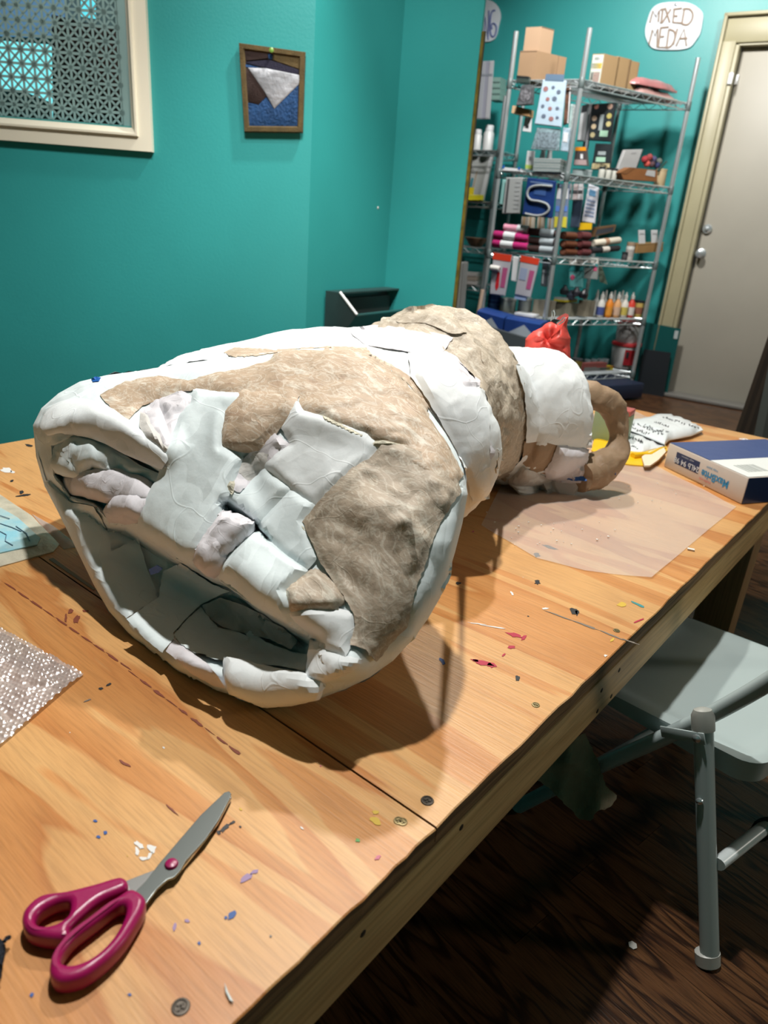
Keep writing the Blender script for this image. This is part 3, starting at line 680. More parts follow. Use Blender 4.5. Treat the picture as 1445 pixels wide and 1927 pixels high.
# knots in the apron and dark nail holes
for px, py, r in ((868, 1558, .006), (745, 1757, .007), (690, 1760, .003)): pass
for px, py in ((1165, 1261), (1132, 1299), (1150, 1310), (1124, 1338), (868, 1557), (683, 1757)):
    P = atpl(px, py, (XR - .002, 0, 0), (1, 0, 0)); mk('nail_hole', MB().lathe(P, [(.0038, 0), (.003, .0006), (.001, .0008)], 8, axis=(1, 0, 0)), flat('nail_dark', (.03, .018, .01), .8), tbl)

# ------------------------------------------------------------------ scissors
ZS = .506
def z5(x, y): return (x * .429, 1480 + y * .429)
def zp(pts, z): return [tuple(atz(*z5(*p), z)[:2]) for p in pts]
blade_m = mat('scissor_steel', (0.20, 0.22, 0.215), 0.3, 0.9); berry = mat('berry_plastic', (0.30, 0.006, 0.085), .32, bump=.03, bscale=200)
sc_loc = atz(*z5(750, 345), TZ)
sci = thing('scissors', 'steel scissors with berry-pink handles lying on the plywood', 'scissors', sc_loc)
def cp(name, outer, holes, ext, bev, z, m, sm=8):
    o = [tuple(p[:2]) for p in (catmull([np.array(q) for q in zp(outer, z)], sm) if sm else [np.array(q) for q in zp(outer, z)])]
    h = [[tuple(p[:2]) for p in catmull([np.array(q) for q in zp(hh, z)], 8)] for hh in holes]
    v, f = curve_prism(o, h, ext, bev, z); mb = MB().add(v, f); return mk(name, mb, m, sci, smooth=50)
cp('blade', [(1005, 25), (1014, 36), (1010, 52), (960, 150), (900, 238), (815, 330), (792, 372), (765, 402), (735, 412), (690, 452), (620, 545), (560, 500), (640, 420), (700, 340), (790, 235), (880, 130), (985, 30)], [], .0009, .0004, ZS + .0012, blade_m, 0)
cp('blade', [(1012, 44), (1016, 50), (955, 165), (880, 265), (800, 362), (700, 400), (590, 470), (520, 475), (500, 440), (600, 400), (700, 362), (790, 300), (905, 170), (985, 60)], [], .0009, .0003, ZS - .0016, mat('blade_light', (.60, .60, .60), .25, .9), 0)
cp('handle', [(580, 475), (636, 510), (634, 560), (600, 625), (545, 710), (470, 790), (370, 862), (275, 886), (228, 860), (222, 800), (250, 730), (330, 650), (440, 565), (515, 510)],
   [[(556, 562), (540, 620), (490, 700), (415, 770), (335, 806), (275, 800), (278, 760), (330, 692), (420, 622), (500, 560), (540, 545)]], .0035, .0048, ZS + .003, berry)
cp('handle', [(535, 422), (560, 470), (445, 525), (365, 590), (312, 645), (300, 690), (215, 692), (130, 668), (100, 615), (118, 555), (190, 500), (300, 482), (420, 452)],
   [[(312, 545), (300, 592), (245, 630), (180, 636), (158, 610), (188, 568), (250, 535), (300, 528)]], .0035, .0048, ZS + .003, berry)
mk('pivot', MB().lathe(atz(*z5(752, 344), ZS + .002), [(.0055, 0), (.0055, .001), (.0045, .0026), (.002, .0034)], 18), berry, sci)
P = [atz(*z5(*p), TZ + .0012) for p in ((985, 865), (1000, 905), (1024, 950), (1008, 942), (990, 905))]
tag(mk('steel_sliver', MB().prism(P, (0, 0, .0012)), blade_m, smooth=0), 'small pointed steel sliver by the front edge of the table', 'sliver')

# ------------------------------------------------------------------ soft things on the table
def pillow(poly, z0, th, s, seed, amp, m, name, parent=None, edge=.25, f=18, px=True, jag=0, fall=None):
    Q, T = trimesh(poly, s, jag, seed)
    d = dpoly(poly, Q); R = max(d.max(), 1e-6); t = np.clip(d / (R * (fall or .6)), 0, 1)
    prof = edge + (1 - edge) * np.sqrt(1 - (1 - t) ** 2)
    P = np.array([atz(a, b, z0) if px else np.array([a, b, z0]) for a, b in Q])
    P[:, 2] = z0 + th * prof + np.array([amp * crumple(p, f, seed) for p in P]) * (.35 + .65 * t)
    P[:, 2] = np.maximum(P[:, 2], z0 + .0005)
    B = P.copy(); B[:, 2] = z0
    mb = MB(); n = len(P); mb.add(list(P) + list(B), list(T) + [(n + c, n + b, n + a) for a, b, c in T] + [(b, a, n + a, n + b) for a, b in bedges(T)])
    return mk(name, mb, m, parent, smooth=60)
# clear plastic film spread under the sculpture
film_m = mat('clear_film', (0.80, 0.78, 0.76), .22, alpha=.20, spec=.6, bump=.12, bscale=14)
pts = [atz(*p, TZ)[:2] for p in ((905, 990), (1010, 1052), (1100, 1075), (1225, 1090), (1300, 1025), (1385, 955), (1180, 850), (1250, 800), (1195, 775), (1120, 778), (960, 880))]
Q, T = trimesh([tuple(p) for p in pts], .02)
P = np.array([[a, b, TZ + .0012 + .0022 * max(0, crumple((a, b, 0), 9, 3) + .3)] for a, b in Q])
tag(mk('plastic_film', sheet(P, T, np.array([0, 0, -1.0]), .0006), film_m, smooth=60), 'clear plastic film spread on the table under the paper sculpture', 'film')
crm = flat('dried_paste', (.75, .73, .68), .7)
for i, (x, y) in enumerate(((1300, 1034), (1232, 936), (1215, 933))):
    P = atz(x, y, TZ + .002); a = .3 + i
    if i < 1: tag(mk('paper_scrap', MB().box(P + UP * .0008, (.012, .006, .0016), (np.array([math.cos(a), math.sin(a), 0]), np.array([-math.sin(a), math.cos(a), 0]), UP), .0005), crm), 'small torn white paper scrap on the corner of the clear film', 'scrap')
mb = MB(); rg = random.Random(5)
for k in range(40):
    x, y = rg.choice([(1000, 1010), (1100, 1000), (1225, 940), (1280, 905), (960, 990)]); P = atz(x + rg.uniform(-60, 60), y + rg.uniform(-26, 26), TZ + .0035); r = rg.uniform(.0008, .0024)
    mb.prism([P + np.array([r * math.cos(t) * rg.uniform(.5, 1.2), r * math.sin(t) * rg.uniform(.5, 1.2), 0]) for t in np.arange(0, 6.2, 1.2)], (0, 0, .001))
tag(mk('paste_crumbs', mb, crm, smooth=0), 'dried white paste crumbs scattered on the clear film', 'crumbs', kind='stuff')
# bubble wrap at the left
bub_m = bpy.data.materials.new('bubble_film'); bub_m.use_nodes = True; nt_ = bub_m.node_tree; nt_.nodes.remove(nt_.nodes['Principled BSDF'])
tr_ = nd(nt_, 'ShaderNodeBsdfTransparent', Color=(.97, .93, .92, 1)); gs_ = nd(nt_, 'ShaderNodeBsdfGlossy', Color=(1, .98, .98, 1), Roughness=.26); df_ = nd(nt_, 'ShaderNodeBsdfDiffuse', Color=(.85, .80, .80, 1)); m1_ = nd(nt_, 'ShaderNodeMixShader'); m2_ = nd(nt_, 'ShaderNodeMixShader')
m1_.inputs[0].default_value = .45; m2_.inputs[0].default_value = .60
nt_.links.new(gs_.outputs[0], m1_.inputs[1]); nt_.links.new(df_.outputs[0], m1_.inputs[2]); nt_.links.new(tr_.outputs[0], m2_.inputs[1]); nt_.links.new(m1_.outputs[0], m2_.inputs[2]); nt_.links.new(m2_.outputs[0], nt_.nodes['Material Output'].inputs[0])
p0 = atz(158, 1272, TZ)[:2]; p1 = atz(0, 1186, TZ)[:2]; p2 = atz(0, 1408, TZ)[:2]
d1 = (p1 - p0) / np.linalg.norm(p1 - p0); d2 = (p2 - p0) / np.linalg.norm(p2 - p0)
L1, L2, st = .34, .28, .0015
n1, n2 = int(L1 / st), int(L2 / st); V = []; rg = random.Random(9)
for i in range(n1 + 1):
    for j in range(n2 + 1):
        a, b = i * st, j * st; row = round(b / .0057); bx = (a + (row % 2) * .0033) / .0066; k = round(bx)
        rr = math.hypot((bx - k) * .0066, b - row * .0057); hsh = (math.sin(k * 12.9 + row * 78.2) * 43758.5) % 1
        hb = (.0024 * (.35 + .65 * hsh)) * math.sqrt(max(0, 1 - (rr / .0030) ** 2))
        p = p0 + d1 * a + d2 * b
        lift = .004 * max(0, noise.noise(Vector((p[0] * 9, p[1] * 9, 2)))) + .002
        V.append(np.array([p[0], p[1], TZ + .001 + lift + hb + .0028 * crumple((p[0], p[1], 0), 55, 2)]))
F = [(i * (n2 + 1) + j, (i + 1) * (n2 + 1) + j, (i + 1) * (n2 + 1) + j + 1, i * (n2 + 1) + j + 1) for i in range(n1) for j in range(n2)]
for v in V: v[2] = max(v[2], TZ + .0008)
tag(mk('bubble_wrap', MB().add(V, F), bub_m, smooth=80), 'clear bubble wrap sheet lying at the left edge of the table', 'bubble wrap')
# laminated blue map pouch
pch = thing('laminated_pouch', 'blue map print sealed in wrinkled clear plastic on the table', 'pouch', atz(30, 1000, TZ))
pillow([(-140, 960), (-60, 905), (0, 932), (60, 972), (112, 1026), (100, 1040), (0, 1068), (-120, 1090)], TZ, .006, 9, 4, .0022, mat('pouch_paper', (.62, .58, .46), .3, bump=.35, bscale=60, var=.3, vscale=20), 'pouch_sleeve', pch, edge=.3, f=30)
pillow([(-120, 975), (-60, 935), (0, 956), (34, 976), (76, 1014), (70, 1026), (0, 1042), (-110, 1066)], TZ + .0055, .0022, 9, 5, .001, mat('pouch_blue', (.26, .55, .66), .35, col2=(.46, .58, .56), var=.1, vscale=26, bump=.2, bscale=50), 'map_print', pch, edge=.8, f=30)
mb = MB()
for s_ in ([(0, 985), (22, 992), (40, 1000)], [(0, 1000), (12, 1006), (10, 1018), (24, 1026)], [(30, 990), (50, 1004), (56, 1018)], [(0, 970), (18, 976)]):
    mb.tube([atz(x, y, TZ + .0088) for x, y in s_], .0007, 5)
mk('map_lines', mb, flat('map_ink', (.12, .2, .28), .5), pch)
pillow([(60, 968), (100, 990), (150, 1030), (120, 1034), (108, 1024)], TZ, .003, 7, 6, .001, mat('pouch_film', (.75, .72, .68), .15, alpha=.4), 'loose_film', pch, edge=.3)
# dark yarn end and cord at the left margin
mb = MB()
for k in range(5):
    pts = [atz(-25 + 28 * math.sin(t * .9 + k * .5) + 6 * math.cos(t * 2.3 + k), 1796 + k * 3 + 34 * math.cos(t * .8 + k * .3), TZ + .007 + .004 * math.sin(t * 2 + k * 2)) for t in np.arange(0, 6, .25)]
    mb.tube(pts, .0028, 7)
mb.tube([atz(8, 1772, TZ + .010), atz(12, 1766, TZ + .010), atz(18, 1764, TZ + .008)], .0016, 6)
tag(mk('yarn_bundle', mb, mat('navy_yarn', (.014, .02, .035), .9, bump=1.0, bscale=400)), 'dark navy yarn bundle at the left edge beside the scissors', 'yarn')

# ream of paper
B1 = atz(1394, 949.5, TZ); B2 = atz(1248, 878, TZ); u = B2 - B1; Ls = np.linalg.norm(u); u /= Ls
v_ = np.array([u[1], -u[0], 0]); v_ = v_ if v_ @ np.array([1, .4, 0]) > 0 else -v_
rh = zat(B1 + v_ * .004, 899) - TZ; Lr = .30
rm_ = thing('paper_ream', 'navy and white wrapped ream of copy paper standing on the table', 'paper ream', (B1 + u * Ls / 2 + v_ * Lr / 2))
side_m = mat('ream_side', (.60, .53, .47), .5, var=.12, vscale=10); navy = mat('ream_navy', (.012, .045, .19), .32, bump=.1, bscale=20); wht = mat('ream_white', (.74, .76, .74), .4)
cc = B1 + u * Ls / 2 + v_ * Lr / 2 + UP * rh / 2
mk('ream_body', MB().box(cc, (Ls, Lr, rh), (u, v_, UP), .0035), side_m, rm_)
def rp(a, b, z): return B1 + u * a + v_ * b + UP * z
bd = .62 * Ls
tp = rh + .0003
mk('top_wrap', MB().prism([rp(Ls * .455, .002, tp), rp(Ls - .002, .002, tp), rp(Ls - .002, Lr - .002, tp), rp(Ls * .455, Lr - .002, tp)], UP * .0004), navy, rm_, smooth=0)
mk('top_label', MB().prism([rp(.003, .002, tp), rp(Ls * .455, .002, tp), rp(Ls * .455, Lr - .002, tp), rp(.003, Lr - .002, tp)], UP * .0004), wht, rm_, smooth=0)
mk('end_wrap', MB().prism([rp(-.0004, .0015, .002), rp(-.0004, Lr, .002), rp(-.0004, Lr, rh - .001), rp(-.0004, .0015, rh - .001)], -u * .0004), mat('ream_navy_dark', (.006, .02, .09), .3), rm_, smooth=0)
sd = -.0003
def sp_(a, z): return B1 + u * a + v_ * sd + UP * z
mk('side_label', MB().prism([sp_(Ls * .555, rh * .34), sp_(Ls * .865, rh * .34), sp_(Ls * .865, rh * .80), sp_(Ls * .555, rh * .80)], -v_ * .0003), mat('ream_label', (.012, .03, .10), .4), rm_, smooth=0)
nz_ = UP
text_on('label_text', '24Lb 94 98', sp_(Ls * .71, rh * .5) - v_ * .0006, u, -UP, rh * .30, flat('print_grey', (.55, .58, .62), .5), rm_, bold=.0004)
text_on('label_small_text', 'weight  brightness', sp_(Ls * .71, rh * .72) - v_ * .0006, u, -UP, rh * .09, flat('print_grey', (.55, .58, .62), .5), rm_)
text_on('brand_text', 'MaxBrite', sp_(Ls * .345, rh * .46), u, -UP, rh * .40, flat('print_cyan', (.03, .25, .48), .5), rm_, bold=.0006, sx=.92)
text_on('brand_subtext', 'copy paper', sp_(Ls * .40, rh * .74), u, -UP, rh * .13, flat('print_cyan', (.03, .25, .48), .5), rm_)
text_on('brand_subtext', 'multi-use', sp_(Ls * .45, rh * .22), u, -UP, rh * .16, flat('print_pink', (.70, .22, .20), .5), rm_)
text_on('top_text', 'Brite', rp(Ls * .93, .235, tp + .0005), -u, -v_, .03, flat('print_white', (.8, .83, .86), .5), rm_, bold=.0004)
for k in range(7): text_on('top_text', 'multi purpose copy paper for all printers', rp(Ls * (.60 + .045 * k), .185, tp + .0005), v_, -u, .0072, flat('print_pale', (.35, .42, .60), .5), rm_)
mb = MB(); rg = random.Random(2); x = .03
while x < .085:
    wd = rg.uniform(.001, .004); mb.prism([rp(Ls * .12, x, tp + .0005), rp(Ls * .30, x, tp + .0005), rp(Ls * .30, x + wd, tp + .0005), rp(Ls * .12, x + wd, tp + .0005)], UP * .0003); x += wd + rg.uniform(.001, .004)
mk('barcode', mb, flat('print_dim', (.40, .42, .40), .6), rm_, smooth=0)
for k in range(5): text_on('top_text', 'keep dry  store flat  recycle', rp(Ls * (.12 + .05 * k), .135, tp + .0005), v_, -u, .0062, flat('print_dim', (.40, .42, .40), .6), rm_)
text_on('end_text', 'MaxBrite', B1 - u * .0009 + v_ * .12 + UP * rh * .5, -v_, -UP, rh * .34, flat('print_white', (.8, .83, .86), .5), rm_, bold=.0004) if False else text_on('end_text', 'MaxBrite', B1 - u * .0009 + v_ * .105 + UP * rh * .5, v_, UP, rh * .34, flat('print_white', (.8, .83, .86), .5), rm_, bold=.0004)

# printed white mailer bags over a yellow one
WB = [(1166, 815), (1182, 798), (1238, 783), (1274, 786), (1318, 806), (1322, 812), (1300, 821), (1259, 829), (1250, 838), (1200, 818)]
def scrib(parent, lines, zf, m):
    rg = random.Random(4); mb = MB()
    for (x0, y0, x1, y1, hgt, n) in lines:
        for i in range(n):
            t = (i + .5) / n; x = x0 + (x1 - x0) * t; y = y0 + (y1 - y0) * t; P = []
            for q in range(rg.choice((4, 5, 6))):
                P.append(np.array([x + rg.uniform(-.42, .42) * (x1 - x0) / n * 1.2, y + rg.uniform(-.5, .5) * hgt]))
            mb.tube([zf(*p) for p in P], .0009 + .00012 * hgt / 4, 5)
    return mk('print', mb, flat('bag_ink', (.03, .03, .035), .6), parent)
wb = thing('mailer_bag', 'plump white plastic bag with black lettering lying beside the ream', 'bag', atz(1240, 810, TZ))
bagm = mat('white_poly', (.72, .76, .78), .25, bump=.25, bscale=40)
ob = pillow(WB, TZ + .009, .020, 7, 8, .005, bagm, 'bag_skin', wb, f=22)
bv = BVHTree.FromPolygons([tuple(np.array(v.co) + np.array(ob.location) + np.array(wb.location)) for v in ob.data.vertices], [tuple(p.vertices) for p in ob.data.polygons])
def onbag(b_):
    def f(x, y):
        r = rays((x, y))[0]; r = r / np.linalg.norm(r); h = b_.ray_cast(Vector(CAM), Vector(r))
        return np.array(h[0]) if h[0] is not None else atz(x, y, TZ + .02)
    return f
scrib(wb, [(1190, 796, 1258, 816, 9, 8), (1212, 803, 1250, 819, 8, 5), (1188, 805, 1222, 818, 6, 8), (1230, 793, 1258, 803, 4, 8), (1246, 784, 1316, 806, 4, 12)], onbag(bv), None)
wb2 = thing('mailer_bag', 'smaller white printed bag with a black edge under the plump white one', 'bag', atz(1200, 845, TZ))
ob2 = pillow([(1150, 812), (1186, 813), (1218, 826), (1252, 840), (1232, 846), (1206, 852), (1186, 850), (1160, 838)], TZ + .0065, .011, 7, 9, .004, bagm, 'bag_skin', wb2, f=25)
bv2 = BVHTree.FromPolygons([tuple(np.array(v.co) + np.array(ob2.location) + np.array(wb2.location)) for v in ob2.data.vertices], [tuple(p.vertices) for p in ob2.data.polygons])
scrib(wb2, [(1190, 824, 1212, 834, 7, 5), (1188, 838, 1200, 846, 5, 4)], onbag(bv2), None)
mk('black_edge', MB().tube([onbag(bv2)(1186, 814) + UP * .002, onbag(bv2)(1218, 827) + UP * .002, onbag(bv2)(1250, 840) + UP * .001], .003, 6), black_m, wb2)
ylm = mat('yellow_plastic', (.82, .50, .012), .35, bump=.15, bscale=30)
yb = thing('yellow_mailer', 'bright yellow padded envelope with curled open end beneath the white bags', 'envelope', atz(1200, 862, TZ))
pillow([(1125, 800), (1180, 840), (1206, 850), (1252, 838), (1255, 850), (1240, 868), (1222, 880), (1186, 877), (1150, 872), (1112, 850)], TZ + .0002, .008, 7, 10, .0012, ylm, 'envelope_skin', yb, edge=.5)
arc = [(1214, 850), (1209, 858), (1211, 872), (1218, 882), (1228, 878), (1238, 868), (1248, 862), (1253, 852)]
A0 = [atz(x, y, TZ + .012 + .010 * math.sin(i / 7 * math.pi)) for i, (x, y) in enumerate(arc)]
mk('open_mouth', MB().prism([atz(x, y, TZ + .011) for x, y in ((1207, 862), (1212, 879), (1222, 879), (1238, 868), (1252, 853), (1249, 845), (1236, 846), (1220, 853))], UP * .004), flat('cream_lining', (.78, .66, .50), .7), yb)
mk('rolled_edge', MB().tube([atz(x, y, TZ + .012) for x, y in ((1190, 858), (1208, 856), (1222, 856), (1238, 847), (1252, 843))], [.008, .008, .006, .005, .003], 10), ylm, yb)

# ------------------------------------------------------------------ folding chair
chm = mat('chair_enamel', (.42, .50, .50), .3, var=.04, vscale=6); 
chp = thing('folding_chair', 'pale grey metal folding chair pushed under the table edge', 'chair', (-.19, 1.13, 0))
Y0, Y1, tr_ = .968, 1.318, .0125
for y in (Y0, Y1):
    path = catmull([np.array(p) for p in ((-.402, y + .012, .012), (-.336, y + .004, .107), (-.269, y, .2), (-.163, y, .34), (-.088, y, .452), (-.02, y, .575), (.03, y, .68))], 5, closed=False)
    mk('side_tube', MB().tube(path, tr_, 14), chm, chp)
    sgn = -.004 if y == Y0 else .004; yy = y + (-.022 if y == Y0 else .022)
    top = np.array([-.136, yy, .383]); ft = np.array([-.021, yy - (.028 if y == Y0 else -.028), .012])
    lg = mk('rear_leg', MB().tube([ft, top], tr_, 14), chm, chp)
    mk('leg_cap', MB().lathe(top + (top - ft) / np.linalg.norm(top - ft) * -.02, [(.0145, 0), (.0145, .022), (.011, .031), (.004, .034)], 16, axis=top - ft), mat('cap_grey', (.36, .37, .34), .4), lg)
    fo = mk('foot', MB().lathe(ft - UP * .012, [(.014, 0), (.0165, .003), (.0165, .022), (.0135, .024)], 16, axis=top - ft), mat('foot_grey', (.50, .50, .47), .4), lg)
    lk0 = ft + (top - ft) * .93; lk1 = np.array([-.170, yy + .002, .340]); ld = (lk1 - lk0); Ll = np.linalg.norm(ld); ld /= Ll
    off = np.array([0, -.013 if y == Y0 else .013, 0]); side = np.cross(ld, [0, 1., 0])
    lb = mk('link_bar', MB().box((lk0 + lk1) / 2 + off, (Ll + .02, .003, .018), (ld, np.array([0, 1., 0]), side), .002), chm, chp)
    mk('rivet', MB().lathe(lk0 + off, [(.006, 0), (.006, .004), (.003, .006)], 12, axis=(0, -1, 0) if y == Y0 else (0, 1, 0)), chrome, lb)
    mk('rivet', MB().lathe(ft + (top - ft) * .68 + off * .95, [(.005, 0), (.005, .003), (.002, .005)], 12, axis=(0, -1, 0) if y == Y0 else (0, 1, 0)), chrome, chp)
mk('rear_rung', MB().tube([(-.058, Y0 - .03, .165), (-.058, Y1 + .03, .165)], .0105, 14), mat('chair_white', (.62, .68, .69), .3), chp)
mk('front_rung', MB().tube([(-.345, Y0, .095), (-.345, Y1, .095)], .0095, 12), chm, chp)
# pressed seat pan with rolled rim
out = []; sz = .328
for (cx_, cy_, sx, sy) in ((-.36, Y0 + .02, -1, -1), (-.06, Y0 + .005, 1, -1), (-.06, Y1 + .02, 1, 1), (-.40, Y1 + .02, -1, 1)):
    a0 = {(-1, -1): 180, (1, -1): 270, (1, 1): 0, (-1, 1): 90}[(sx, sy)]
    for k in range(7): t = math.radians(a0 + 15 * k); out.append((cx_ - sx * .03 + .03 * math.cos(t), cy_ - sy * .03 + .03 * math.sin(t)))
Q, T = trimesh(out, .012); d = dpoly(out, Q)
P = np.array([[a, b, sz - .008 * min(1, max(0, (dd - .012) / .03)) - (.004 if dd < .004 else 0)] for (a, b), dd in zip(Q, d)])
mbs = sheet(P, T, np.array([0, 0, -1.0]), .003); k = len(out); o_ = [np.array([a, b, sz - .003]) for a, b in out]; lo_ = [p - UP * (.022 + .014 * min(1, max(0, (p[0] + .2) / .1))) for p in o_]
cxm = np.array([-.195, (Y0 + Y1) / 2, 0]); lo_ = [p * np.array([1, 1, 1]) + (cxm - p) * np.array([.015, .015, 0]) for p in lo_]
mbs.add(o_ + lo_, [(i, (i + 1) % k, k + (i + 1) % k, k + i) for i in range(k)])
mk('seat', mbs, chm, chp, smooth=40)
mk('backrest', MB().box((.012, (Y0 + Y1) / 2, .645), (.006, Y1 - Y0 - .01, .10), (np.array([math.cos(1.1), 0, math.sin(1.1)]) * 0 + np.array([.88, 0, -.46]), np.array([0, 1., 0]), np.array([.46, 0, .88])), .003), chm, chp)
for o in chp.children_recursive:
    for v in o.data.vertices: v.co.x += .27 * (v.co.y - .968)
# crumpled cloth hung on the chair's front rung under the table, dark rag on the rear rung
def drape(name, label, cat, poly, depth_pt, n, seed, amp, m, s=6, th=.003, f=20):
    Q, T = trimesh(poly, s, 1.5, seed); P = np.array([atpl(a, b, depth_pt, n) for a, b in Q])
    dv = np.array([(CAM - p) / np.linalg.norm(CAM - p) for p in P])
    P = P + dv * np.array([[amp * crumple(p, f, seed) + amp * 1.2 * math.sin(p[0] * 90 + p[1] * 55 + seed)] for p in P])
    return tag(mk(name, sheet(P, T, -dv, th), m, smooth=60), label, cat)
drape('crumpled_cloth', 'crumpled grey-brown cloth hanging under the table edge near the chair', 'cloth', [(1000, 1415), (1100, 1380), (1122, 1425), (1140, 1478), (1162, 1497), (1148, 1520), (1122, 1528), (1112, 1546), (1092, 1542), (1070, 1520), (1040, 1490), (1012, 1468)], (-.315, .90, .2), (.55, -.8, .2), 4, .012, mat('grey_brown_cloth', (.42, .36, .25), .85, var=.2, vscale=20, bump=.4, bscale=60))
drape('dark_rag', 'dark green rag caught on the rear rung of the folding chair', 'rag', [(1404, 1570), (1420, 1545), (1432, 1538), (1460, 1536), (1480, 1560), (1450, 1580), (1425, 1586), (1410, 1580)], (-.04, 1.06, .18), (.4, -.9, .3), 6, .008, mat('dark_rag', (.03, .035, .03), .9, bump=.4, bscale=60))
tag(mk('floor_scrap', MB().lathe(atz(1190, 1780, 0), [(.006, 0), (.007, .002), (.003, .004)], 6), crm), 'small pale crumb on the dark floor beside the chair leg', 'crumb')

# ================================================================== paper sculpture
scu = thing('paper_sculpture', 'big papier-mache body of white and pasted kraft paper lying on the table', 'sculpture', (-.72, .85, TZ))
RIM = [(62, 800), (68, 860), (84, 915), (110, 965), (142, 1030), (176, 1100), (205, 1150), (240, 1190), (280, 1228), (320, 1257), (360, 1281), (400, 1302), (450, 1322), (500, 1333), (550, 1327), (600, 1315), (650, 1297), (695, 1275), (740, 1243), (775, 1205), (805, 1165), (828, 1125), (842, 1085), (856, 1040),
       (870, 985), (880, 930), (873, 885), (858, 850), (838, 815), (800, 762), (770, 726), (735, 696), (700, 674), (660, 660), (610, 655), (560, 657), (510, 665), (450, 671), (390, 678), (330, 686), (260, 698), (200, 706), (150, 718), (110, 740), (78, 768)]
PK = np.array([0.53196044, 0.22517988, 0.87390642])
def t_plane(p):
    r = rays(p); return (PK[0] + PK[2] * .5) / (r[:, 1] - PK[1] * r[:, 0] - PK[2] * r[:, 2]), r
def sstep(x): x = np.clip(x, 0, 1); return x * x * (3 - 2 * x)
UPL = [(95, 905), (135, 945), (175, 958), (208, 985), (240, 990), (263, 1005), (300, 1030), (344, 1056), (377, 1068), (405, 1086), (440, 1098), (488, 1140), (535, 1172), (592, 1205)]
MOUTH = UPL + [(584, 1235), (576, 1264), (540, 1252), (490, 1252), (430, 1236), (380, 1215), (330, 1190), (285, 1150), (240, 1120), (200, 1070), (150, 1000), (110, 945)]
LOWL = [UPL[-1]] + MOUTH[len(UPL):] + [UPL[0]]
FOLD = [(96, 838), (150, 812), (200, 822), (250, 850), (312, 890), (300, 925), (285, 960), (262, 985), (215, 985), (175, 952), (130, 938), (100, 895)]
ROLL = [(85, 805), (120, 782), (180, 775), (240, 800), (310, 842)]
LIP = [(350, 1248), (430, 1276), (510, 1294), (590, 1288), (660, 1256)]
BOWL = UPL + [(640, 1290), (600, 1330), (500, 1345), (400, 1315), (320, 1270), (240, 1205), (170, 1105), (100, 970), (70, 900)]
GROOVE = [(424, 952), (455, 974), (480, 996), (498, 1010)]
def h_smooth(p):
    """relief of the outer skin toward the viewer, metres"""
    d = dpoly(RIM, p); s = np.clip(d / 190.0, 0, 1)
    p = np.asarray(p, float); du = dpoly(UPL, p, False); bow = inpoly(BOWL, p)
    h = .085 * np.sqrt(1 - (1 - s) ** 2) * np.where(bow, 1 - .62 * sstep(du / 70) * np.clip((630 - p[:, 0]) / 130, 0, 1), 1) - .02 * np.exp(-d / 9.0)
    h += .030 * np.exp(-(dpoly(LIP, p, False) / 36.0) ** 2)
    h += .030 * np.exp(-(dpoly(ROLL, p, False) / 34.0) ** 2)
    p = np.asarray(p, float)
    g = lambda x, y, a, b, th: np.exp(-((((p[:, 0] - x) * math.cos(th) + (p[:, 1] - y) * math.sin(th)) / a) ** 2 + ((-(p[:, 0] - x) * math.sin(th) + (p[:, 1] - y) * math.cos(th)) / b) ** 2))
    h += .010 * g(700, 960, 120, 60, .5) + .016 * g(600, 780, 150, 40, .2) - .006 * g(650, 1090, 60, 26, .7) + .014 * g(450, 790, 50, 60, 0) + .015 * g(520, 1110, 140, 40, .62) - .02 * g(480, 900, 30, 60, -.3) + .012 * g(350, 930, 60, 90, .2)
    dg = dpoly(GROOVE, p, False); h -= .045 * np.exp(-(dg / 9.0) ** 2)
    # bands roll under along the upper edge of the mouth
    du = dpoly(UPL, p, False); above = ~inpoly(MOUTH, p)
    h -= np.where(p[:, 1] < 1215, .034 * np.clip(1 - du / 34.0, 0, 1) ** 2, 0)
    return h
def h_full(p):
    p = np.asarray(p, float); h = h_smooth(p)
    inm = inpoly(BOWL, p); du = dpoly(UPL, p, False); dr_ = dpoly(RIM, p); dlip = dpoly(LIP, p, False)
    dep = .125 * sstep(du / 15) * sstep(dr_ / 135) * (1 - np.exp(-(dlip / 30.0) ** 2)) * np.clip((630 - p[:, 0]) / 60, 0, 1)
    h = h - np.where(inm, dep, 0)
    inf = inpoly(FOLD, p); h = h - np.where(inf, .055 * sstep(dpoly(FOLD, p) / 12), 0)
    return h
def relief(p, h):
    t, r = t_plane(p); n = np.linalg.norm(r, axis=1); return CAM + r * (t - h / n)[:, None]

# --- rings of the long body behind the face
RINGS = [(-.815, .72, .652, .265, .152, .20), (-.76, .87, .668, .262, .166, .10), (-.765, 1.0, .66, .20, .158, 0), (-.778, 1.06, .675, .197, .176, -.05), (-.772, 1.11, .67, .187, .168, -.10),
         (-.776, 1.16, .677, .185, .178, -.12), (-.73, 1.225, .65, .14, .135, -.2), (-.70, 1.255, .643, .128, .14, -.3), (-.655, 1.36, .638, .123, .138, -.35), (-.645, 1.375, .638, .105, .118, -.35)]
NA = 220; TH = np.linspace(-math.pi, math.pi, NA, endpoint=False)
rim3 = relief(resample(RIM, 6), h_smooth(resample(RIM, 6)))
cR = np.array([-.70, .52, .665]); latr = np.array([math.cos(.28), math.sin(.28), 0])
ang = np.arctan2(rim3[:, 2] - cR[2], (rim3 - cR) @ latr); od = np.argsort(ang); ang = ang[od]; rim3 = rim3[od]
ag = np.concatenate([ang - 2 * math.pi, ang, ang + 2 * math.pi]); rg3 = np.concatenate([rim3] * 3)
RR = np.stack([np.interp(TH, ag, rg3[:, k]) for k in range(3)], 1)
rows = [RR]
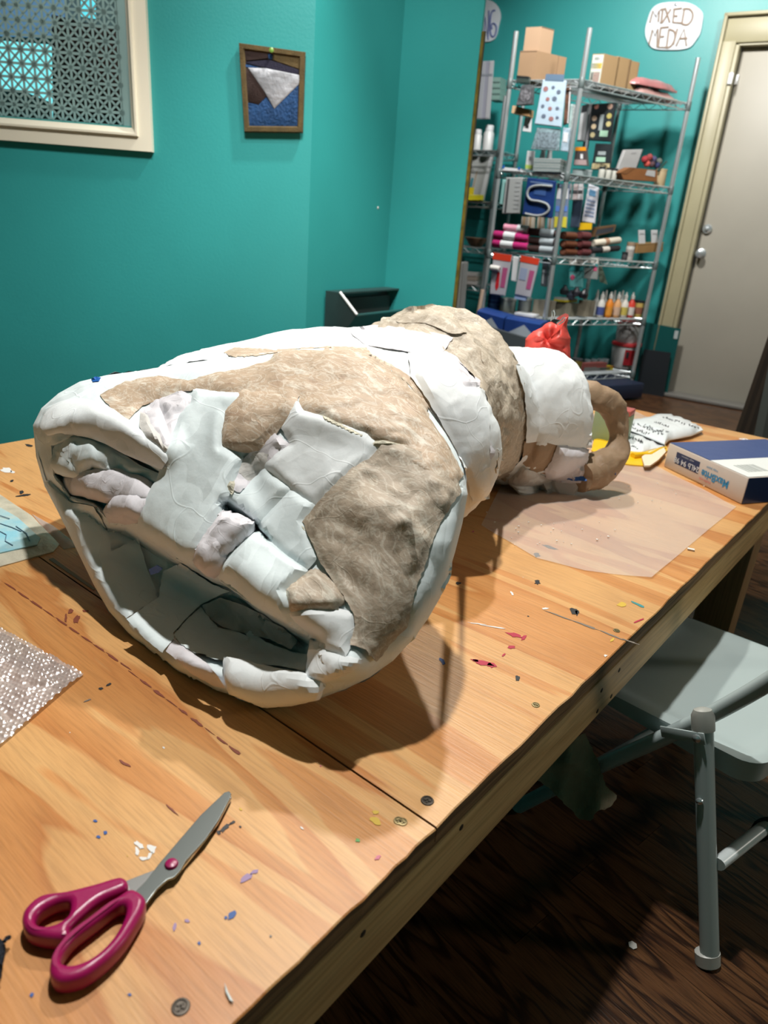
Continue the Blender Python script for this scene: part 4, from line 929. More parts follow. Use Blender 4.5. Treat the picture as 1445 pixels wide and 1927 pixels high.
for x, y, z, a, b, yw in RINGS:
    rows.append(np.stack([x + a * np.cos(TH) * math.cos(yw), y + a * np.cos(TH) * math.sin(yw), z + b * np.sin(TH)], 1))
def loft(rows, m):
    out = []; k = len(rows)
    for i in range(k - 1):
        a = rows[max(i - 1, 0)]; b = rows[i]; c = rows[i + 1]; d = rows[min(i + 2, k - 1)]
        for j in range(m):
            t = j / m; out.append(.5 * (2 * b + (c - a) * t + (2 * a - 5 * b + 4 * c - d) * t * t + (3 * b - a - 3 * c + d) * t ** 3))
    out.append(rows[-1]); return out
LO = loft(rows, 9)
for q in LO: q[:, 2] = np.maximum(q[:, 2], TZ + .003)
def loft_mesh(i0, i1, amp, seed, close=None):
    mb = MB(); L_ = LO[i0:i1 + 1]; vs = []
    for i, row in enumerate(L_):
        nx_ = LO[min(i0 + i + 1, len(LO) - 1)] - LO[max(i0 + i - 1, 0)]; tang = np.roll(row, -1, 0) - np.roll(row, 1, 0)
        nn = np.cross(tang, nx_); nn /= np.linalg.norm(nn, axis=1)[:, None] + 1e-9
        c = row.mean(0); sg = np.sign(((row - c) * nn).sum()); nn *= sg
        q = row + nn * np.array([[amp * .45 * crumple(p, 20, seed) + amp * .35 * crumple(p, 50, seed + 5)] for p in row]); q[:, 2] = np.maximum(q[:, 2], TZ + .0015); vs.append(q)
    k = len(vs); mb.add([p for r_ in vs for p in r_], [(i * NA + j, i * NA + (j + 1) % NA, (i + 1) * NA + (j + 1) % NA, (i + 1) * NA + j) for i in range(k - 1) for j in range(NA)])
    if close:
        mb.add(list(vs[-1]), [tuple(range(NA))])
    return mb
# face skin
ex = []
for pg in (BOWL, FOLD):
    R0 = np.array(resample(pg, 3.4)); c0 = R0.mean(0); tn = np.roll(R0, -1, 0) - np.roll(R0, 1, 0); tn /= np.linalg.norm(tn, axis=1)[:, None]; n0 = np.stack([-tn[:, 1], tn[:, 0]], 1)
    for k_ in (-3, 0, 4, 8, 12, 17): ex.append(R0 + n0 * k_); ex.append(R0 - n0 * k_)
ex = np.concatenate(ex); ex = ex[inpoly(RIM, ex)]; ex = ex[dpoly(RIM, ex) > 4]
Q, T = trimesh(RIM, 5.2, extra=ex)
Pf = relief(Q, h_full(Q)); dv = CAM - Pf; dv /= np.linalg.norm(dv, axis=1)[:, None]
dr_ = np.clip(dpoly(RIM, Q) / 20, 0, 1)
Pf = Pf + dv * (np.array([.0022 * crumple(p, 22, 2) + .0016 * crumple(p, 52, 3) - .0016 for p in Pf]) * dr_)[:, None]
Pf[:, 2] = np.maximum(Pf[:, 2], TZ + .001)
mk('face_skin', MB().add(list(Pf), T), paper_cool, scu, smooth=50)
mk('white_body', loft_mesh(0, 25, .007, 1), paper, scu, smooth=55)
mk('kraft_body', loft_mesh(25, 61, .010, 4), kraft_c, scu, smooth=55)
mk('white_collar', loft_mesh(61, 90, .006, 7, True), paper, scu, smooth=55)
# cover surface used to lay every pasted sheet
Pc = relief(Q, h_smooth(Q)); cv = list(Pc); cf = list(T); o0 = len(cv)
for r_ in LO: cv += list(r_)
cf += [(o0 + i * NA + j, o0 + i * NA + (j + 1) % NA, o0 + (i + 1) * NA + (j + 1) % NA, o0 + (i + 1) * NA + j) for i in range(len(LO) - 1) for j in range(NA)]
COVER = BVHTree.FromPolygons([tuple(p) for p in cv], cf)
def lay(name, m, poly, off=.004, amp=.004, seed=1, s=6.0, jag=1.6, f=14, label=None, th=.0014, bulge=0.0, curl=0.0, f2=34, grow=2.6):
    pg = np.array(resample(poly, 8)); ar = sum(pg[i - 1][0] * pg[i][1] - pg[i][0] * pg[i - 1][1] for i in range(len(pg)))
    tg = np.roll(pg, -1, 0) - np.roll(pg, 1, 0); tg /= np.linalg.norm(tg, axis=1)[:, None]; nn_ = np.stack([tg[:, 1], -tg[:, 0]], 1) * (1 if ar > 0 else -1)
    poly = [tuple(p) for p in pg + nn_ * grow]
    Q, T = trimesh(poly, s, jag, seed); R = rays(Q); P = np.zeros((len(Q), 3)); N = np.zeros((len(Q), 3)); ok = np.zeros(len(Q), bool)
    for i, r in enumerate(R):
        r = r / np.linalg.norm(r); h = COVER.ray_cast(Vector(CAM), Vector(r))
        if h[0] is not None:
            P[i] = h[0]; nn = np.array(h[1]); N[i] = nn if nn @ r < 0 else -nn; ok[i] = True
    idx = np.where(ok)[0]
    for i in np.where(~ok)[0]:
        j = idx[np.argmin(((Q[idx] - Q[i]) ** 2).sum(1))]; t = (P[j] - CAM) @ R[i] / (R[i] @ R[i]); P[i] = CAM + R[i] * t; N[i] = N[j]
    N /= np.linalg.norm(N, axis=1)[:, None]
    V = CAM - P; V /= np.linalg.norm(V, axis=1)[:, None]; D = .5 * N + .5 * V; D /= np.linalg.norm(D, axis=1)[:, None]
    d = dpoly(poly, Q); tt = np.clip(d / (d.max() + 1e-6) / .7, 0, 1)
    hgt = .0012 + off * .5 * np.clip(d / 14, 0, 1) + bulge * np.sqrt(1 - (1 - tt) ** 2) + np.array([amp * .55 * crumple(p, f * 1.15, seed) + amp * (.30 if 'kraft' in name or 'wad' in name or 'fold' in name else .08) * crumple(p, f2 * 1.5, seed + 9) for p in P]) * np.clip(d / 12, .2, 1) + curl * np.exp(-d / 7.0)
    hgt = np.maximum(hgt, .0012)
    P = P + D * hgt[:, None]; P[:, 2] = np.maximum(P[:, 2], TZ + .001)
    o = mk(name, sheet(P, T, -D, th), m, scu, smooth=58 if 'kraft' in name else 24)
    if label: o['label'] = label
    return o
# ---- pasted kraft
lay('kraft_patch', kraft_a, [(191, 744), (237, 721), (299, 710), (354, 720), (408, 704), (447, 700), (509, 681), (522, 661), (570, 658), (625, 654), (688, 658), (699, 670), (751, 697), (783, 719), (809, 758), (803, 787), (841, 840), (868, 892), (855, 915), (810, 905), (765, 880), (765, 842), (701, 830), (691, 816), (630, 798), (607, 782), (570, 774), (563, 743), (557, 753), (546, 782), (539, 785), (518, 816), (505, 827), (499, 835), (485, 848), (458, 850), (416, 841), (418, 816), (424, 773), (458, 742), (366, 732), (341, 735), (297, 750), (266, 762), (253, 773), (235, 796)],
    .006, .0065, 11, 6.0, 1.2, label='chalky tan kraft paper over the top of the sculpture')
lay('kraft_patch', kraft_b, [(720, 839), (765, 842), (806, 862), (855, 905), (862, 925), (854, 935), (825, 982), (804, 1034), (798, 1057), (776, 1115), (762, 1176), (733, 1205), (704, 1240), (686, 1219), (660, 1214), (672, 1176), (664, 1147), (643, 1115), (632, 1097), (603, 1054), (590, 1020), (573, 982), (633, 914), (651, 898), (667, 885), (701, 864)],
    .009, .0055, 12, 6.0, 1.6, curl=.003, label='shade-greyed pasted kraft sheet on the lower right face')
lay('kraft_patch', kraft_b, [(594, 1071), (538, 1111), (549, 1150), (582, 1146), (632, 1148), (650, 1130), (632, 1098)], .014, .006, 13, 6, 2, label='small kraft tab above the mouth corner')
lay('kraft_patch', kraft_a, [(458, 735), (425, 775), (420, 815), (418, 840), (458, 848), (485, 846), (505, 825), (520, 812), (545, 780), (560, 752), (520, 735)], .010, .006, 14, 6, 1.5)
lay('kraft_patch', kraft_a, [(424, 664), (445, 657), (500, 660), (520, 662), (480, 668), (440, 670)], .006, .002, 16, 5, 1)
# ---- white strips across the face
lay('paper_strip', paper_cool, [(366, 733), (458, 742), (424, 773), (418, 816), (418, 842), (458, 864), (447, 887), (433, 916), (422, 956), (395, 991), (375, 1024), (366, 1051), (377, 1066), (344, 1056), (299, 1028), (263, 1003), (263, 968), (278, 935), (297, 904), (309, 868), (318, 839), (330, 806), (341, 781), (362, 760)],
    .013, .005, 21, 6, .8, f=11, label='wide white strip running down beside the folds')
lay('paper_strip', paper, [(557, 753), (570, 774), (607, 782), (691, 816), (718, 838), (699, 864), (667, 885), (633, 914), (590, 950), (549, 921), (499, 878), (520, 858), (549, 838), (532, 806), (545, 783)], .011, .0045, 22, 6, 1.0, label='bright white strip below the kraft top')
lay('paper_strip', paper_cool, [(499, 883), (549, 919), (507, 964), (486, 984), (462, 962), (447, 940), (470, 912)], .012, .003, 23, 6, .8)
lay('paper_strip', paper_cool, [(549, 921), (591, 951), (573, 982), (583, 1013), (596, 1050), (576, 1072), (531, 1040), (506, 1015), (484, 995), (507, 966)], .009, .003, 24, 6, .8, label='shaded white strip left of the shade-greyed kraft')
lay('paper_strip', paper_cool, [(484, 995), (531, 1040), (578, 1074), (538, 1111), (549, 1152), (589, 1199), (548, 1176), (488, 1144), (416, 1092), (410, 1078), (420, 1061), (452, 1025)], .018, .0035, 25, 6, .8, label='white strip along the upper edge of the mouth')
lay('paper_wad', paper_lav, [(418, 966), (443, 974), (482, 996), (457, 1020), (427, 1045), (416, 1076), (402, 1084), (368, 1056), (377, 1024), (399, 993)], .012, .008, 26, 5.5, 1.2, bulge=.012, label='crumpled lavender wad between two strips')
lay('paper_strip', paper, [(535, 1147), (582, 1145), (632, 1147), (668, 1154), (668, 1194), (650, 1236), (610, 1219), (587, 1198), (553, 1176)], .010, .006, 27, 6, 1.2)
lay('paper_strip', paper, [(587, 1198), (610, 1219), (650, 1237), (682, 1243), (660, 1262), (610, 1282), (576, 1280), (580, 1248)], .009, .007, 28, 6, 1.2)
lay('paper_lip', paper, [(423, 1240), (455, 1243), (488, 1255), (574, 1270), (610, 1286), (600, 1308), (550, 1320), (499, 1325), (434, 1300), (424, 1270)], .006, .005, 29, 6, 1.0, bulge=.012, label='rolled white lip under the mouth')
lay('paper_strip', paper_cool, [(866, 915), (874, 925), (862, 985), (848, 1043), (846, 1080), (826, 1120), (800, 1160), (776, 1200), (740, 1232), (706, 1240), (733, 1205), (762, 1176), (776, 1115), (798, 1057), (825, 982), (854, 936)], .006, .005, 30, 6, 1.0, label='white edge strip right of the shade-greyed kraft')
lay('paper_wad', paper_lav, [(499, 835), (518, 818), (545, 838), (520, 858), (500, 876), (470, 908), (450, 925), (436, 918), (450, 885), (462, 862)], .004, .009, 31, 5.5, 1.5, f=22)
lay('paper_wad', paper_grey, [(455, 868), (485, 852), (503, 858), (500, 878), (470, 905), (452, 890)], .008, .007, 32, 5.5, 1.5, f=26)
lay('paper_fold', paper_lav, [(268, 776), (297, 752), (304, 770), (312, 800), (322, 830), (320, 838), (306, 846), (290, 820), (274, 790)], .008, .007, 33, 5, 1.2, f=24)
lay('paper_fold', paper_lav, [(300, 750), (341, 738), (362, 750), (345, 775), (334, 800), (322, 818), (312, 790), (302, 764)], .010, .006, 34, 5, 1.0, f=20)
lay('paper_fold', paper_grey, [(266, 776), (282, 782), (300, 818), (316, 842), (312, 852), (296, 838), (276, 828), (265, 800)], .014, .005, 35, 5, 1.0, f=24)
paste_m = mat('cream_paste', (.72, .68, .54), .8, bump=.6, bscale=90, var=.25, vscale=40)
for i, pg in enumerate(([(392, 792), (402, 800), (412, 850), (424, 872), (410, 868), (398, 836)], [(600, 778), (640, 796), (690, 818), (684, 832), (640, 812), (610, 796)], [(690, 832), (720, 826), (764, 838), (760, 846), (720, 842), (696, 850)], [(560, 990), (572, 984), (580, 1000), (570, 1006)], [(430, 898), (446, 912), (436, 930), (424, 918)])):
    lay('dried_paste', paste_m, pg, .016, .004, 140 + i, 4.5, 2.2, f=40, grow=1)
# ---- inside the mouth
def inner(name, m, poly, extra, amp, seed, f=16):
    Q, T = trimesh(poly, 6, .8, seed); h = h_full(Q) + extra; P = relief(Q, h); V = CAM - P; V /= np.linalg.norm(V, axis=1)[:, None]
    P = P + V * np.array([[amp * crumple(p, f, seed) + amp * .4 * crumple(p, 40, seed)] for p in P]); P[:, 2] = np.maximum(P[:, 2], TZ + .001)
    return mk(name, sheet(P, T, -V, .0015), m, scu, smooth=55)
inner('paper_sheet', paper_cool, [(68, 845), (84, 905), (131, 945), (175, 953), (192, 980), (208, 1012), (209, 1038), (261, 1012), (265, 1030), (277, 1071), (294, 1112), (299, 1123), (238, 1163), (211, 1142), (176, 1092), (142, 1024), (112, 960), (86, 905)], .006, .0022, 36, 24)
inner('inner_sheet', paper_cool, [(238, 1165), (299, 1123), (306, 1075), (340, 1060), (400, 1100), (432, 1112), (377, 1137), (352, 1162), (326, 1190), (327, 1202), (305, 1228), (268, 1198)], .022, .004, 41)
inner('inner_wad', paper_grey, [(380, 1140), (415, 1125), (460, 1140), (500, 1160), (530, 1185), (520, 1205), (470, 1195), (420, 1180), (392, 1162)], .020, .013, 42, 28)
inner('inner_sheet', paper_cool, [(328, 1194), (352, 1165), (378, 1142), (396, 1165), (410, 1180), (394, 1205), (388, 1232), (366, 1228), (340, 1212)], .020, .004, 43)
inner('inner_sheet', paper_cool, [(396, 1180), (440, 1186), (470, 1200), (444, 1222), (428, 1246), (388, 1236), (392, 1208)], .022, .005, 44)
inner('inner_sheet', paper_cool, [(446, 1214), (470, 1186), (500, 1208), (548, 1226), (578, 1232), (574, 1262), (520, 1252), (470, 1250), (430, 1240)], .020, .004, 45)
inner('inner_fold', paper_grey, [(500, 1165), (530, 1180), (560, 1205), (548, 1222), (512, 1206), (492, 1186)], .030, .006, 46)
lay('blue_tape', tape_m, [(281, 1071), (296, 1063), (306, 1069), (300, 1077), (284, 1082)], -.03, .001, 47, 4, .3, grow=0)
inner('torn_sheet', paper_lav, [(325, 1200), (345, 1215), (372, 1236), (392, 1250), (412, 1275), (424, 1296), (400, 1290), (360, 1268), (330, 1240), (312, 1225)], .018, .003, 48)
# ---- folds of the left cheek
def fold(name, m, line, wid, h0, seed, amp=.005, hb=.03):
    L_ = np.array(catmull([np.array(p, float) for p in line], 6, False)); k = len(L_); wd = np.interp(np.linspace(0, 1, k), np.linspace(0, 1, len(wid)), wid)
    tg = np.gradient(L_, axis=0); tg /= np.linalg.norm(tg, axis=1)[:, None]; nn = np.stack([-tg[:, 1], tg[:, 0]], 1); J = 17; vs = []
    for j in range(J):
        a = math.pi * (j / (J - 1)) ; c = math.cos(a); s_ = math.sin(a)
        q = L_ + nn * (wd * -c)[:, None]; h = h_smooth(q) + h0 + hb * s_ * wd / max(wid)
        P = relief(q, h); V = CAM - P; V /= np.linalg.norm(V, axis=1)[:, None]
        P = P + V * np.array([[amp * crumple(p, 22, seed) + amp * .6 * crumple(p, 50, seed + 2)] for p in P]); vs.append(P)
    return mk(name, MB().add([p for r_ in vs for p in r_], [(j * k + i, j * k + i + 1, (j + 1) * k + i + 1, (j + 1) * k + i) for j in range(J - 1) for i in range(k - 1)]), m, scu, smooth=55)
fold('crumpled_fold', paper_cool, [(84, 880), (108, 868), (140, 860), (175, 852), (215, 868), (258, 888), (305, 902)], [8, 30, 42, 36, 22, 14, 8], -.026, 61, .013, .040)
fold('crumpled_fold', paper_lav, [(98, 905), (120, 918), (150, 905), (185, 900), (240, 900)], [9, 20, 23, 18, 8], -.045, 62, .010, .02)
fold('smooth_fold', paper_lav, [(128, 925), (160, 912), (200, 912), (250, 922), (300, 935)], [6, 28, 35, 33, 18], -.028, 63, .007, .036)
fold('smooth_fold', paper_lav, [(200, 975), (225, 962), (250, 956), (285, 948)], [14, 30, 30, 20], -.012, 64, .008, .026)
fold('top_roll', paper, [(82, 812), (110, 790), (150, 785), (200, 800), (250, 832), (312, 872)], [10, 30, 36, 34, 28, 14], .0, 65, .003, .018)
# ---- loose sheets behind the face
lay('paper_sheet', paper_lav, [(660, 624), (700, 614), (752, 619), (800, 626), (850, 636), (835, 657), (819, 676), (793, 664), (740, 655), (690, 648)], .007, .003, 71, 6, 1.0, label='lavender-white sheet over the shoulder')
lay('paper_sheet', paper, [(770, 668), (818, 678), (845, 690), (873, 733), (905, 735), (914, 780), (918, 812), (917, 854), (919, 900), (916, 935), (890, 940), (882, 905), (862, 850), (835, 800), (805, 750), (775, 710)], .010, .007, 72, 6, 1.2, curl=.004, label='big white sheet wrapped behind the face')
lay('paper_sheet', paper_lav, [(820, 676), (836, 664), (856, 672), (882, 706), (904, 717), (903, 733), (873, 732), (846, 692)], .013, .005, 73, 5.5, 1.0)
lay('blue_tape', tape_m, [(172, 714), (180, 709), (190, 711), (186, 718), (175, 719)], .008, .0005, 75, 4, .2, grow=0)
lay('blue_tape', tape_m, [(868, 684), (874, 690), (882, 700), (878, 704), (870, 694)], .016, .0005, 76, 4, .2, grow=0)
lay('paper_flap', paper_lav, [(916, 822), (924, 842), (930, 850), (924, 862), (914, 858)], .008, .003, 77, 4, .6)
lay('kraft_fold', kraft_c, [(905, 660), (940, 690), (965, 740), (982, 800), (975, 860), (950, 905), (935, 890), (945, 830), (935, 770), (915, 700)], .005, .009, 78, 6, 1.2, f=22)
lay('kraft_fold', kraft_c, [(735, 600), (770, 580), (815, 576), (850, 592), (875, 625), (850, 625), (800, 605), (760, 606)], .005, .009, 79, 6, 1.2, f=22)
# ---- rear collar: white top sheet, open fold below, blue tape
lay('paper_sheet', paper, [(985, 676), (1020, 668), (1058, 668), (1078, 690), (1096, 735), (1108, 790), (1110, 840), (1060, 836), (1015, 828), (990, 830), (992, 790), (988, 740), (972, 690)], .010, .006, 81, 5.5, .8, curl=.003, label='white sheet over the rear collar')
lay('kraft_lining', kraft_bag, [(988, 832), (1046, 838), (1040, 862), (1026, 890), (1004, 886), (985, 870)], .002, .003, 82, 5, .6)
lay('paper_roll', paper_lav, [(1050, 838), (1104, 846), (1100, 880), (1090, 905), (1060, 906), (1030, 898), (1026, 885), (1038, 868)], .006, .005, 83, 5, .8, bulge=.014)
lay('paper_lip', paper_grey, [(958, 905), (985, 880), (1010, 892), (1050, 910), (1092, 908), (1078, 930), (1040, 938), (985, 934)], .006, .004, 84, 5, .8, bulge=.008)
lay('blue_tape', tape_m, [(1062, 884), (1108, 885), (1103, 903), (1060, 901)], .075, .0004, 85, 4, .3, grow=0)
# ---- loop of twisted brown bag paper at the tail
LP = [(1086, 744, 1.36), (1112, 742, 1.38), (1140, 753, 1.40), (1160, 782, 1.42), (1167, 818, 1.43), (1163, 850, 1.42), (1145, 874, 1.40), (1118, 888, 1.37), (1090, 897, 1.33)]
pts = []
for x, y, yy in LP:
    r = rays((x, y))[0]; pts.append(CAM + r * (yy / r[1]))
pts = catmull(pts, 7, False); k = len(pts)
rad = np.interp(np.linspace(0, 1, k), np.linspace(0, 1, 9), [.024, .030, .028, .022, .021, .025, .033, .038, .036])
mb = MB().tube(pts, list(rad), 26)
c0 = np.array(mb.v); cen = np.repeat(np.array(pts), 26, 0)
dd = c0 - cen; dl = np.linalg.norm(dd, axis=1)[:, None] + 1e-9
c0 = c0 + dd / dl * np.array([[.008 * crumple(p, 14, 91) + .003 * crumple(p, 45, 92)] for p in c0]); c0[:, 2] = np.maximum(c0[:, 2], TZ + .002)
mb.v = [tuple(p) for p in c0]
o = mk('bag_paper_loop', mb, kraft_bag, scu, smooth=50); o['label'] = 'loop of crumpled brown bag paper at the tail'
tag(mk('tape_bit', MB().prism([pts[k // 2 + 10] + np.array([dx, -.03, dz]) for dx, dz in ((-.008, -.03), (.02, -.026), (.018, -.018), (-.006, -.022))], (0, .002, 0)), tape_m, scu, smooth=0))
# carton glimpsed through the loop
gc = atz(1113, 858, TZ + .002)
jr = thing('green_carton', 'small green carton with a red top seen through the paper loop', 'carton', (gc[0] - .03, gc[1] + .18, TZ))
jb = np.array([gc[0] - .028, gc[1] + .17, TZ]); jh = .10
mk('carton_body', MB().box(jb + UP * jh * .4, (.09, .05, jh * .8), (E1, E2, UP), .002), mat('pale_green', (.26, .36, .22), .5), jr)
mk('carton_top', MB().box(jb + UP * jh * .87, (.09, .05, jh * .14), (E1, E2, UP), .002), mat('dull_red', (.42, .10, .09), .5), jr)

# ------------------------------------------------------------------ red paper wad clipped on top
rc_ = np.array([-.655, 1.43, .79])
rp0 = atpl(1034, 640, rc_, (.45, -.85, 0)); 
rw = thing('red_paper_wad', 'crumpled bright red paper twist standing on the sculpture tail', 'paper', rp0 - UP * .03)
def zr(x, y): return (970 + x * .09, 570 + y * .09)
out = [zr(*p) for p in ((175, 1060), (210, 760), (260, 690), (380, 590), (560, 500), (640, 430), (720, 400), (800, 410), (840, 440), (900, 410), (960, 320), (1080, 270), (1110, 290), (1075, 480), (1100, 600), (1150, 740), (1140, 900), (1150, 1160), (1040, 1170), (850, 1080), (600, 1080))]
Q, T = trimesh(out, 3.2, .4, 5); d = dpoly(out, Q); tt = np.clip(d / 24, 0, 1)
P = np.array([atpl(a, b, rp0, (.45, -.85, 0)) for a, b in Q]); V = CAM - P; V /= np.linalg.norm(V, axis=1)[:, None]
bul = .034 * np.sqrt(1 - (1 - tt) ** 2); pc_ = np.array(zr(640, 780))
vv = Q - pc_; an = np.arctan2(vv[:, 1], vv[:, 0]); rr = np.linalg.norm(vv, axis=1)
pleat = .010 * np.sin(an * 5 + 1.2 + rr * .06) * np.clip(rr / 18, 0, 1) - .020 * np.exp(-((Q[:, 0] - zr(650, 0)[0]) / 5) ** 2 - ((Q[:, 1] - zr(0, 680)[1]) / 13) ** 2)
cr_ = np.array([.010 * crumple(p, 26, 3) for p in P])
front = P + V * (bul + (pleat + cr_) * tt)[:, None]; backp = P - V * (bul * .9)[:, None]
mb = MB(); n = len(P); mb.add(list(front) + list(backp), list(T) + [(n + c, n + b, n + a) for a, b, c in T] + [(b, a, n + a, n + b) for a, b in bedges(T)])
redm = mat('red_paper', (.80, .085, .065), .5, bump=.15, bscale=60)
mk('paper_twist', mb, redm, rw, smooth=45)
fl = [zr(*p) for p in ((850, 330), (900, 290), (1040, 215), (1100, 240), (1112, 280), (1040, 310), (930, 360))]
Q, T = trimesh(fl, 3, .2, 6); P = np.array([atpl(a, b, rp0 + (CAM - rp0) * .012, (.45, -.85, 0)) for a, b in Q]); V = CAM - P; V /= np.linalg.norm(V, axis=1)[:, None]
mk('folded_corner', sheet(P, T, -V, .002), mat('red_paper_light', (.86, .19, .17), .5), rw, smooth=45)
bc = thing('binder_clip', 'small black binder clip with wire handles on the red paper twist', 'clip', atpl(1046, 606, rp0, (.45, -.85, 0)))
def bp_(x, y, f=.02): return atpl(*zr(x, y), rp0 + (CAM - rp0) * f, (.45, -.85, 0))
mk('clip_body', MB().prism([bp_(735, 395), (bp_(860, 460)), bp_(930, 380), bp_(800, 350)], np.array([.2, -.4, .1]) * .03), black_m, bc)
mk('wire_handle', MB().tube([bp_(x, y, .024) for x, y in ((740, 380), (770, 250), (765, 180), (800, 150), (825, 220), (800, 360))], .0014, 7), chrome, bc)
mk('wire_handle', MB().tube([bp_(x, y, .035) for x, y in ((860, 430), (960, 360), (1010, 300), (1040, 320), (1010, 380), (900, 460))], .0014, 7), chrome, bc)

# ================================================================== wire racks and their goods
A_, B_, C_ = atz(960, 152, 1.765), atz(1095, 150, 1.765), atz(1296, 195, 1.765)
for q in (A_, B_, C_): q[2] = 0
D_ = A_ + C_ - B_
LV = [.15, .505, .86, 1.305, 1.765]
def rack(name, label, cs, levels, top, group=None):
    t = thing(name, label, 'rack', sum(cs) / 4)
    for c in cs:
        mk('post', MB().tube([c + UP * .07, c + UP * top], .0135, 12), chrome, t)
        mb = MB().lathe(c + UP * .052, [(.006, 0), (.016, .006), (.016, .02)], 12)
        mb.lathe(c + np.array([-.012, .01, .03]), [(.026, 0), (.03, .004), (.03, .018), (.026, .022)], 16, axis=E1)
        mk('caster', mb, steel, t)
    for z in levels:
        mb = MB(); k = len(cs)
        for i in range(k):
            a, b = cs[i], cs[(i + 1) % k]; L_ = np.linalg.norm(b - a); n = max(3, int(L_ / .045))
            mb.tube([a + UP * z, b + UP * z], .0042, 6); mb.tube([a + UP * (z - .034), b + UP * (z - .034)], .0036, 6)
            zz = [a + (b - a) * (j / n) + UP * (z - (.034 if j % 2 else 0)) for j in range(n + 1)]
            mb.tube(zz, .0026, 5)
        mk('shelf_rim', mb, chrome, t)
        mb = MB(); a, b, c, d = cs; n = int(np.linalg.norm(c - b) / .024)
        for j in range(1, n): mb.tube([a + (d - a) * j / n + UP * (z + .002), b + (c - b) * j / n + UP * (z + .002)], .0019, 4)
        for f in (.33, .66): mb.tube([a + (b - a) * f + UP * (z - .003), d + (c - d) * f + UP * (z - .003)], .003, 5)
        tag(mk('shelf_wires', mb, chrome, t), kind='stuff')
        for c in cs: mk('collar', MB().lathe(c + UP * (z - .04), [(.0145, 0), (.017, .004), (.016, .048), (.0145, .05)], 12), flat('collar_grey', (.10, .13, .13), .4), t)
    return t
rack('wire_rack', 'tall chrome wire rack packed with craft goods beside the grey door', [A_, B_, C_, D_], LV, 2.0)
nAB = np.array([(B_ - A_)[1], -(B_ - A_)[0], 0]); nAB /= np.linalg.norm(nAB)
nBC = np.array([(C_ - B_)[1], -(C_ - B_)[0], 0]); nBC /= np.linalg.norm(nBC)
if nAB @ (CAM - A_) < 0: nAB = -nAB
if nBC @ (CAM - B_) < 0: nBC = -nBC
EAB = (B_ - A_) / np.linalg.norm(B_ - A_); EBC = (C_ - B_) / np.linalg.norm(C_ - B_)
def pf(px, py, d=.0): return atpl(px, py, A_ + nAB * d, nAB)        # on the rack's near end, d in front of it
def pm(px, py, d=.0): return atpl(px, py, A_ + E2 * d, E2)            # on an upright plane d inside the rack
def ps(px, py, d=.0): return atpl(px, py, B_ + nBC * d, nBC)        # on the rack's long side
def topx(P, dv, px):
    lo, hi = 0.0, 1.2; s0 = proj(P)[0] < px
    for _ in range(40):
        m = (lo + hi) / 2
        if (proj(P + dv * m)[0] < px) == s0: lo = m
        else: hi = m
    return P + dv * lo
def quad(nm, label, cat, px, pl, d, m, th=.008, group=None, prints=(), bevel=.0):
    P = [pl(x, y, d) for x, y in px]; n = np.cross(P[1] - P[0], P[3] - P[0]); n /= np.linalg.norm(n)
    if n @ (CAM - P[0]) < 0: n = -n
    c = sum(P) / len(P); t = thing(nm, label, cat, min(P, key=lambda q: q[2]), group)
    big = catmull(P, 1) if not bevel else P
    k = len(P); inn = [p + (c - p) * .04 + n * th * .5 for p in P]
    mb = MB(); mb.prism([p - n * th * .5 for p in P], n * th * .7); mb.add([p + n * th * .2 for p in P] + inn, [(i, (i + 1) % k, k + (i + 1) % k, k + i) for i in range(k)] + [tuple(range(k, 2 * k))])
    mk('pack' if cat not in ('book', 'box') else 'cover', mb, m, t, smooth=0)
    U = P[1] - P[0]; V = P[3] - P[0]
    for pn, poly, pmx in prints:
        mk(pn, MB().prism([P[0] + U * a + V * b + (P[2] - P[1] - V) * a * b + n * (th * .5 + .0005) for a, b in poly], n * .0012), pmx, t, smooth=0)
    return t
def R_(a, b, c, d): return [(a, b), (c, b), (c, d), (a, d)]
def boxz(nm, label, cat, pL, pM, pR, z, topy, m, group=None, prints=(), tape=None):
    """carton standing on a shelf: three base corners seen in the photograph, height from its top edge"""
    b = np.array(pM if len(pM) == 3 else (ps(*pM, -.08) if pM[0] > 1000 else pf(*pM, -.05)), float); b[2] = z
    a = topx(b, -EAB, pL[0]); c = topx(b, EBC, pR[0]); h = zat(b, topy) - z; d = a + c - b
    t = thing(nm, label, cat, (a + c) / 2); mb = MB().prism([a, b, c, d], UP * h); mk('carton_body', mb, m, t, smooth=0)
    if tape: mk('flap_seam', MB().prism([(a + b) / 2 * .5 + (c + d) / 2 * .5 + q for q in ((a - b) * .5 + (c - b) * .02, (b - a) * .5 + (c - b) * .02, (b - a) * .5 - (c - b) * .02, (a - b) * .5 - (c - b) * .02)], UP * (h + .001)), tape, t, smooth=0) if False else None
    for pn, face, poly, pmx in prints:
        o, u = (a, b - a) if face == 'L' else (b, c - b); nn = np.cross(u, UP); nn /= np.linalg.norm(nn)
        if nn @ (CAM - o) < 0: nn = -nn
        mk(pn, MB().prism([o + u * x + UP * (h * y) + nn * .0006 for x, y in poly], nn * .001), pmx, t, smooth=0)
    return t, a, b, c, h
F = flat
w_, bl_, dk_ = F('shop_white', (.66, .68, .70), .4), F('shop_black', (.02, .024, .028), .4), F('shop_dark', (.05, .05, .055), .5)
clear_ = mat('clear_wrap', (.52, .58, .62), .15, alpha=.55)
S5 = LV[4] + .004
seam = F('carton_seam', (.20, .125, .07), .8)
t, a, b, c, h1 = boxz('cardboard_box', 'brown cardboard box at the bottom of the pair on top of the rack', 'box', (972, 133), pf(1005, 137, -.03), (1058, 139), S5, 95, card_m, prints=[('flap_edge', 'R', R_(.72, .0, .74, 1), seam), ('flap_edge', 'L', R_(0, .97, 1, 1.0), seam)])
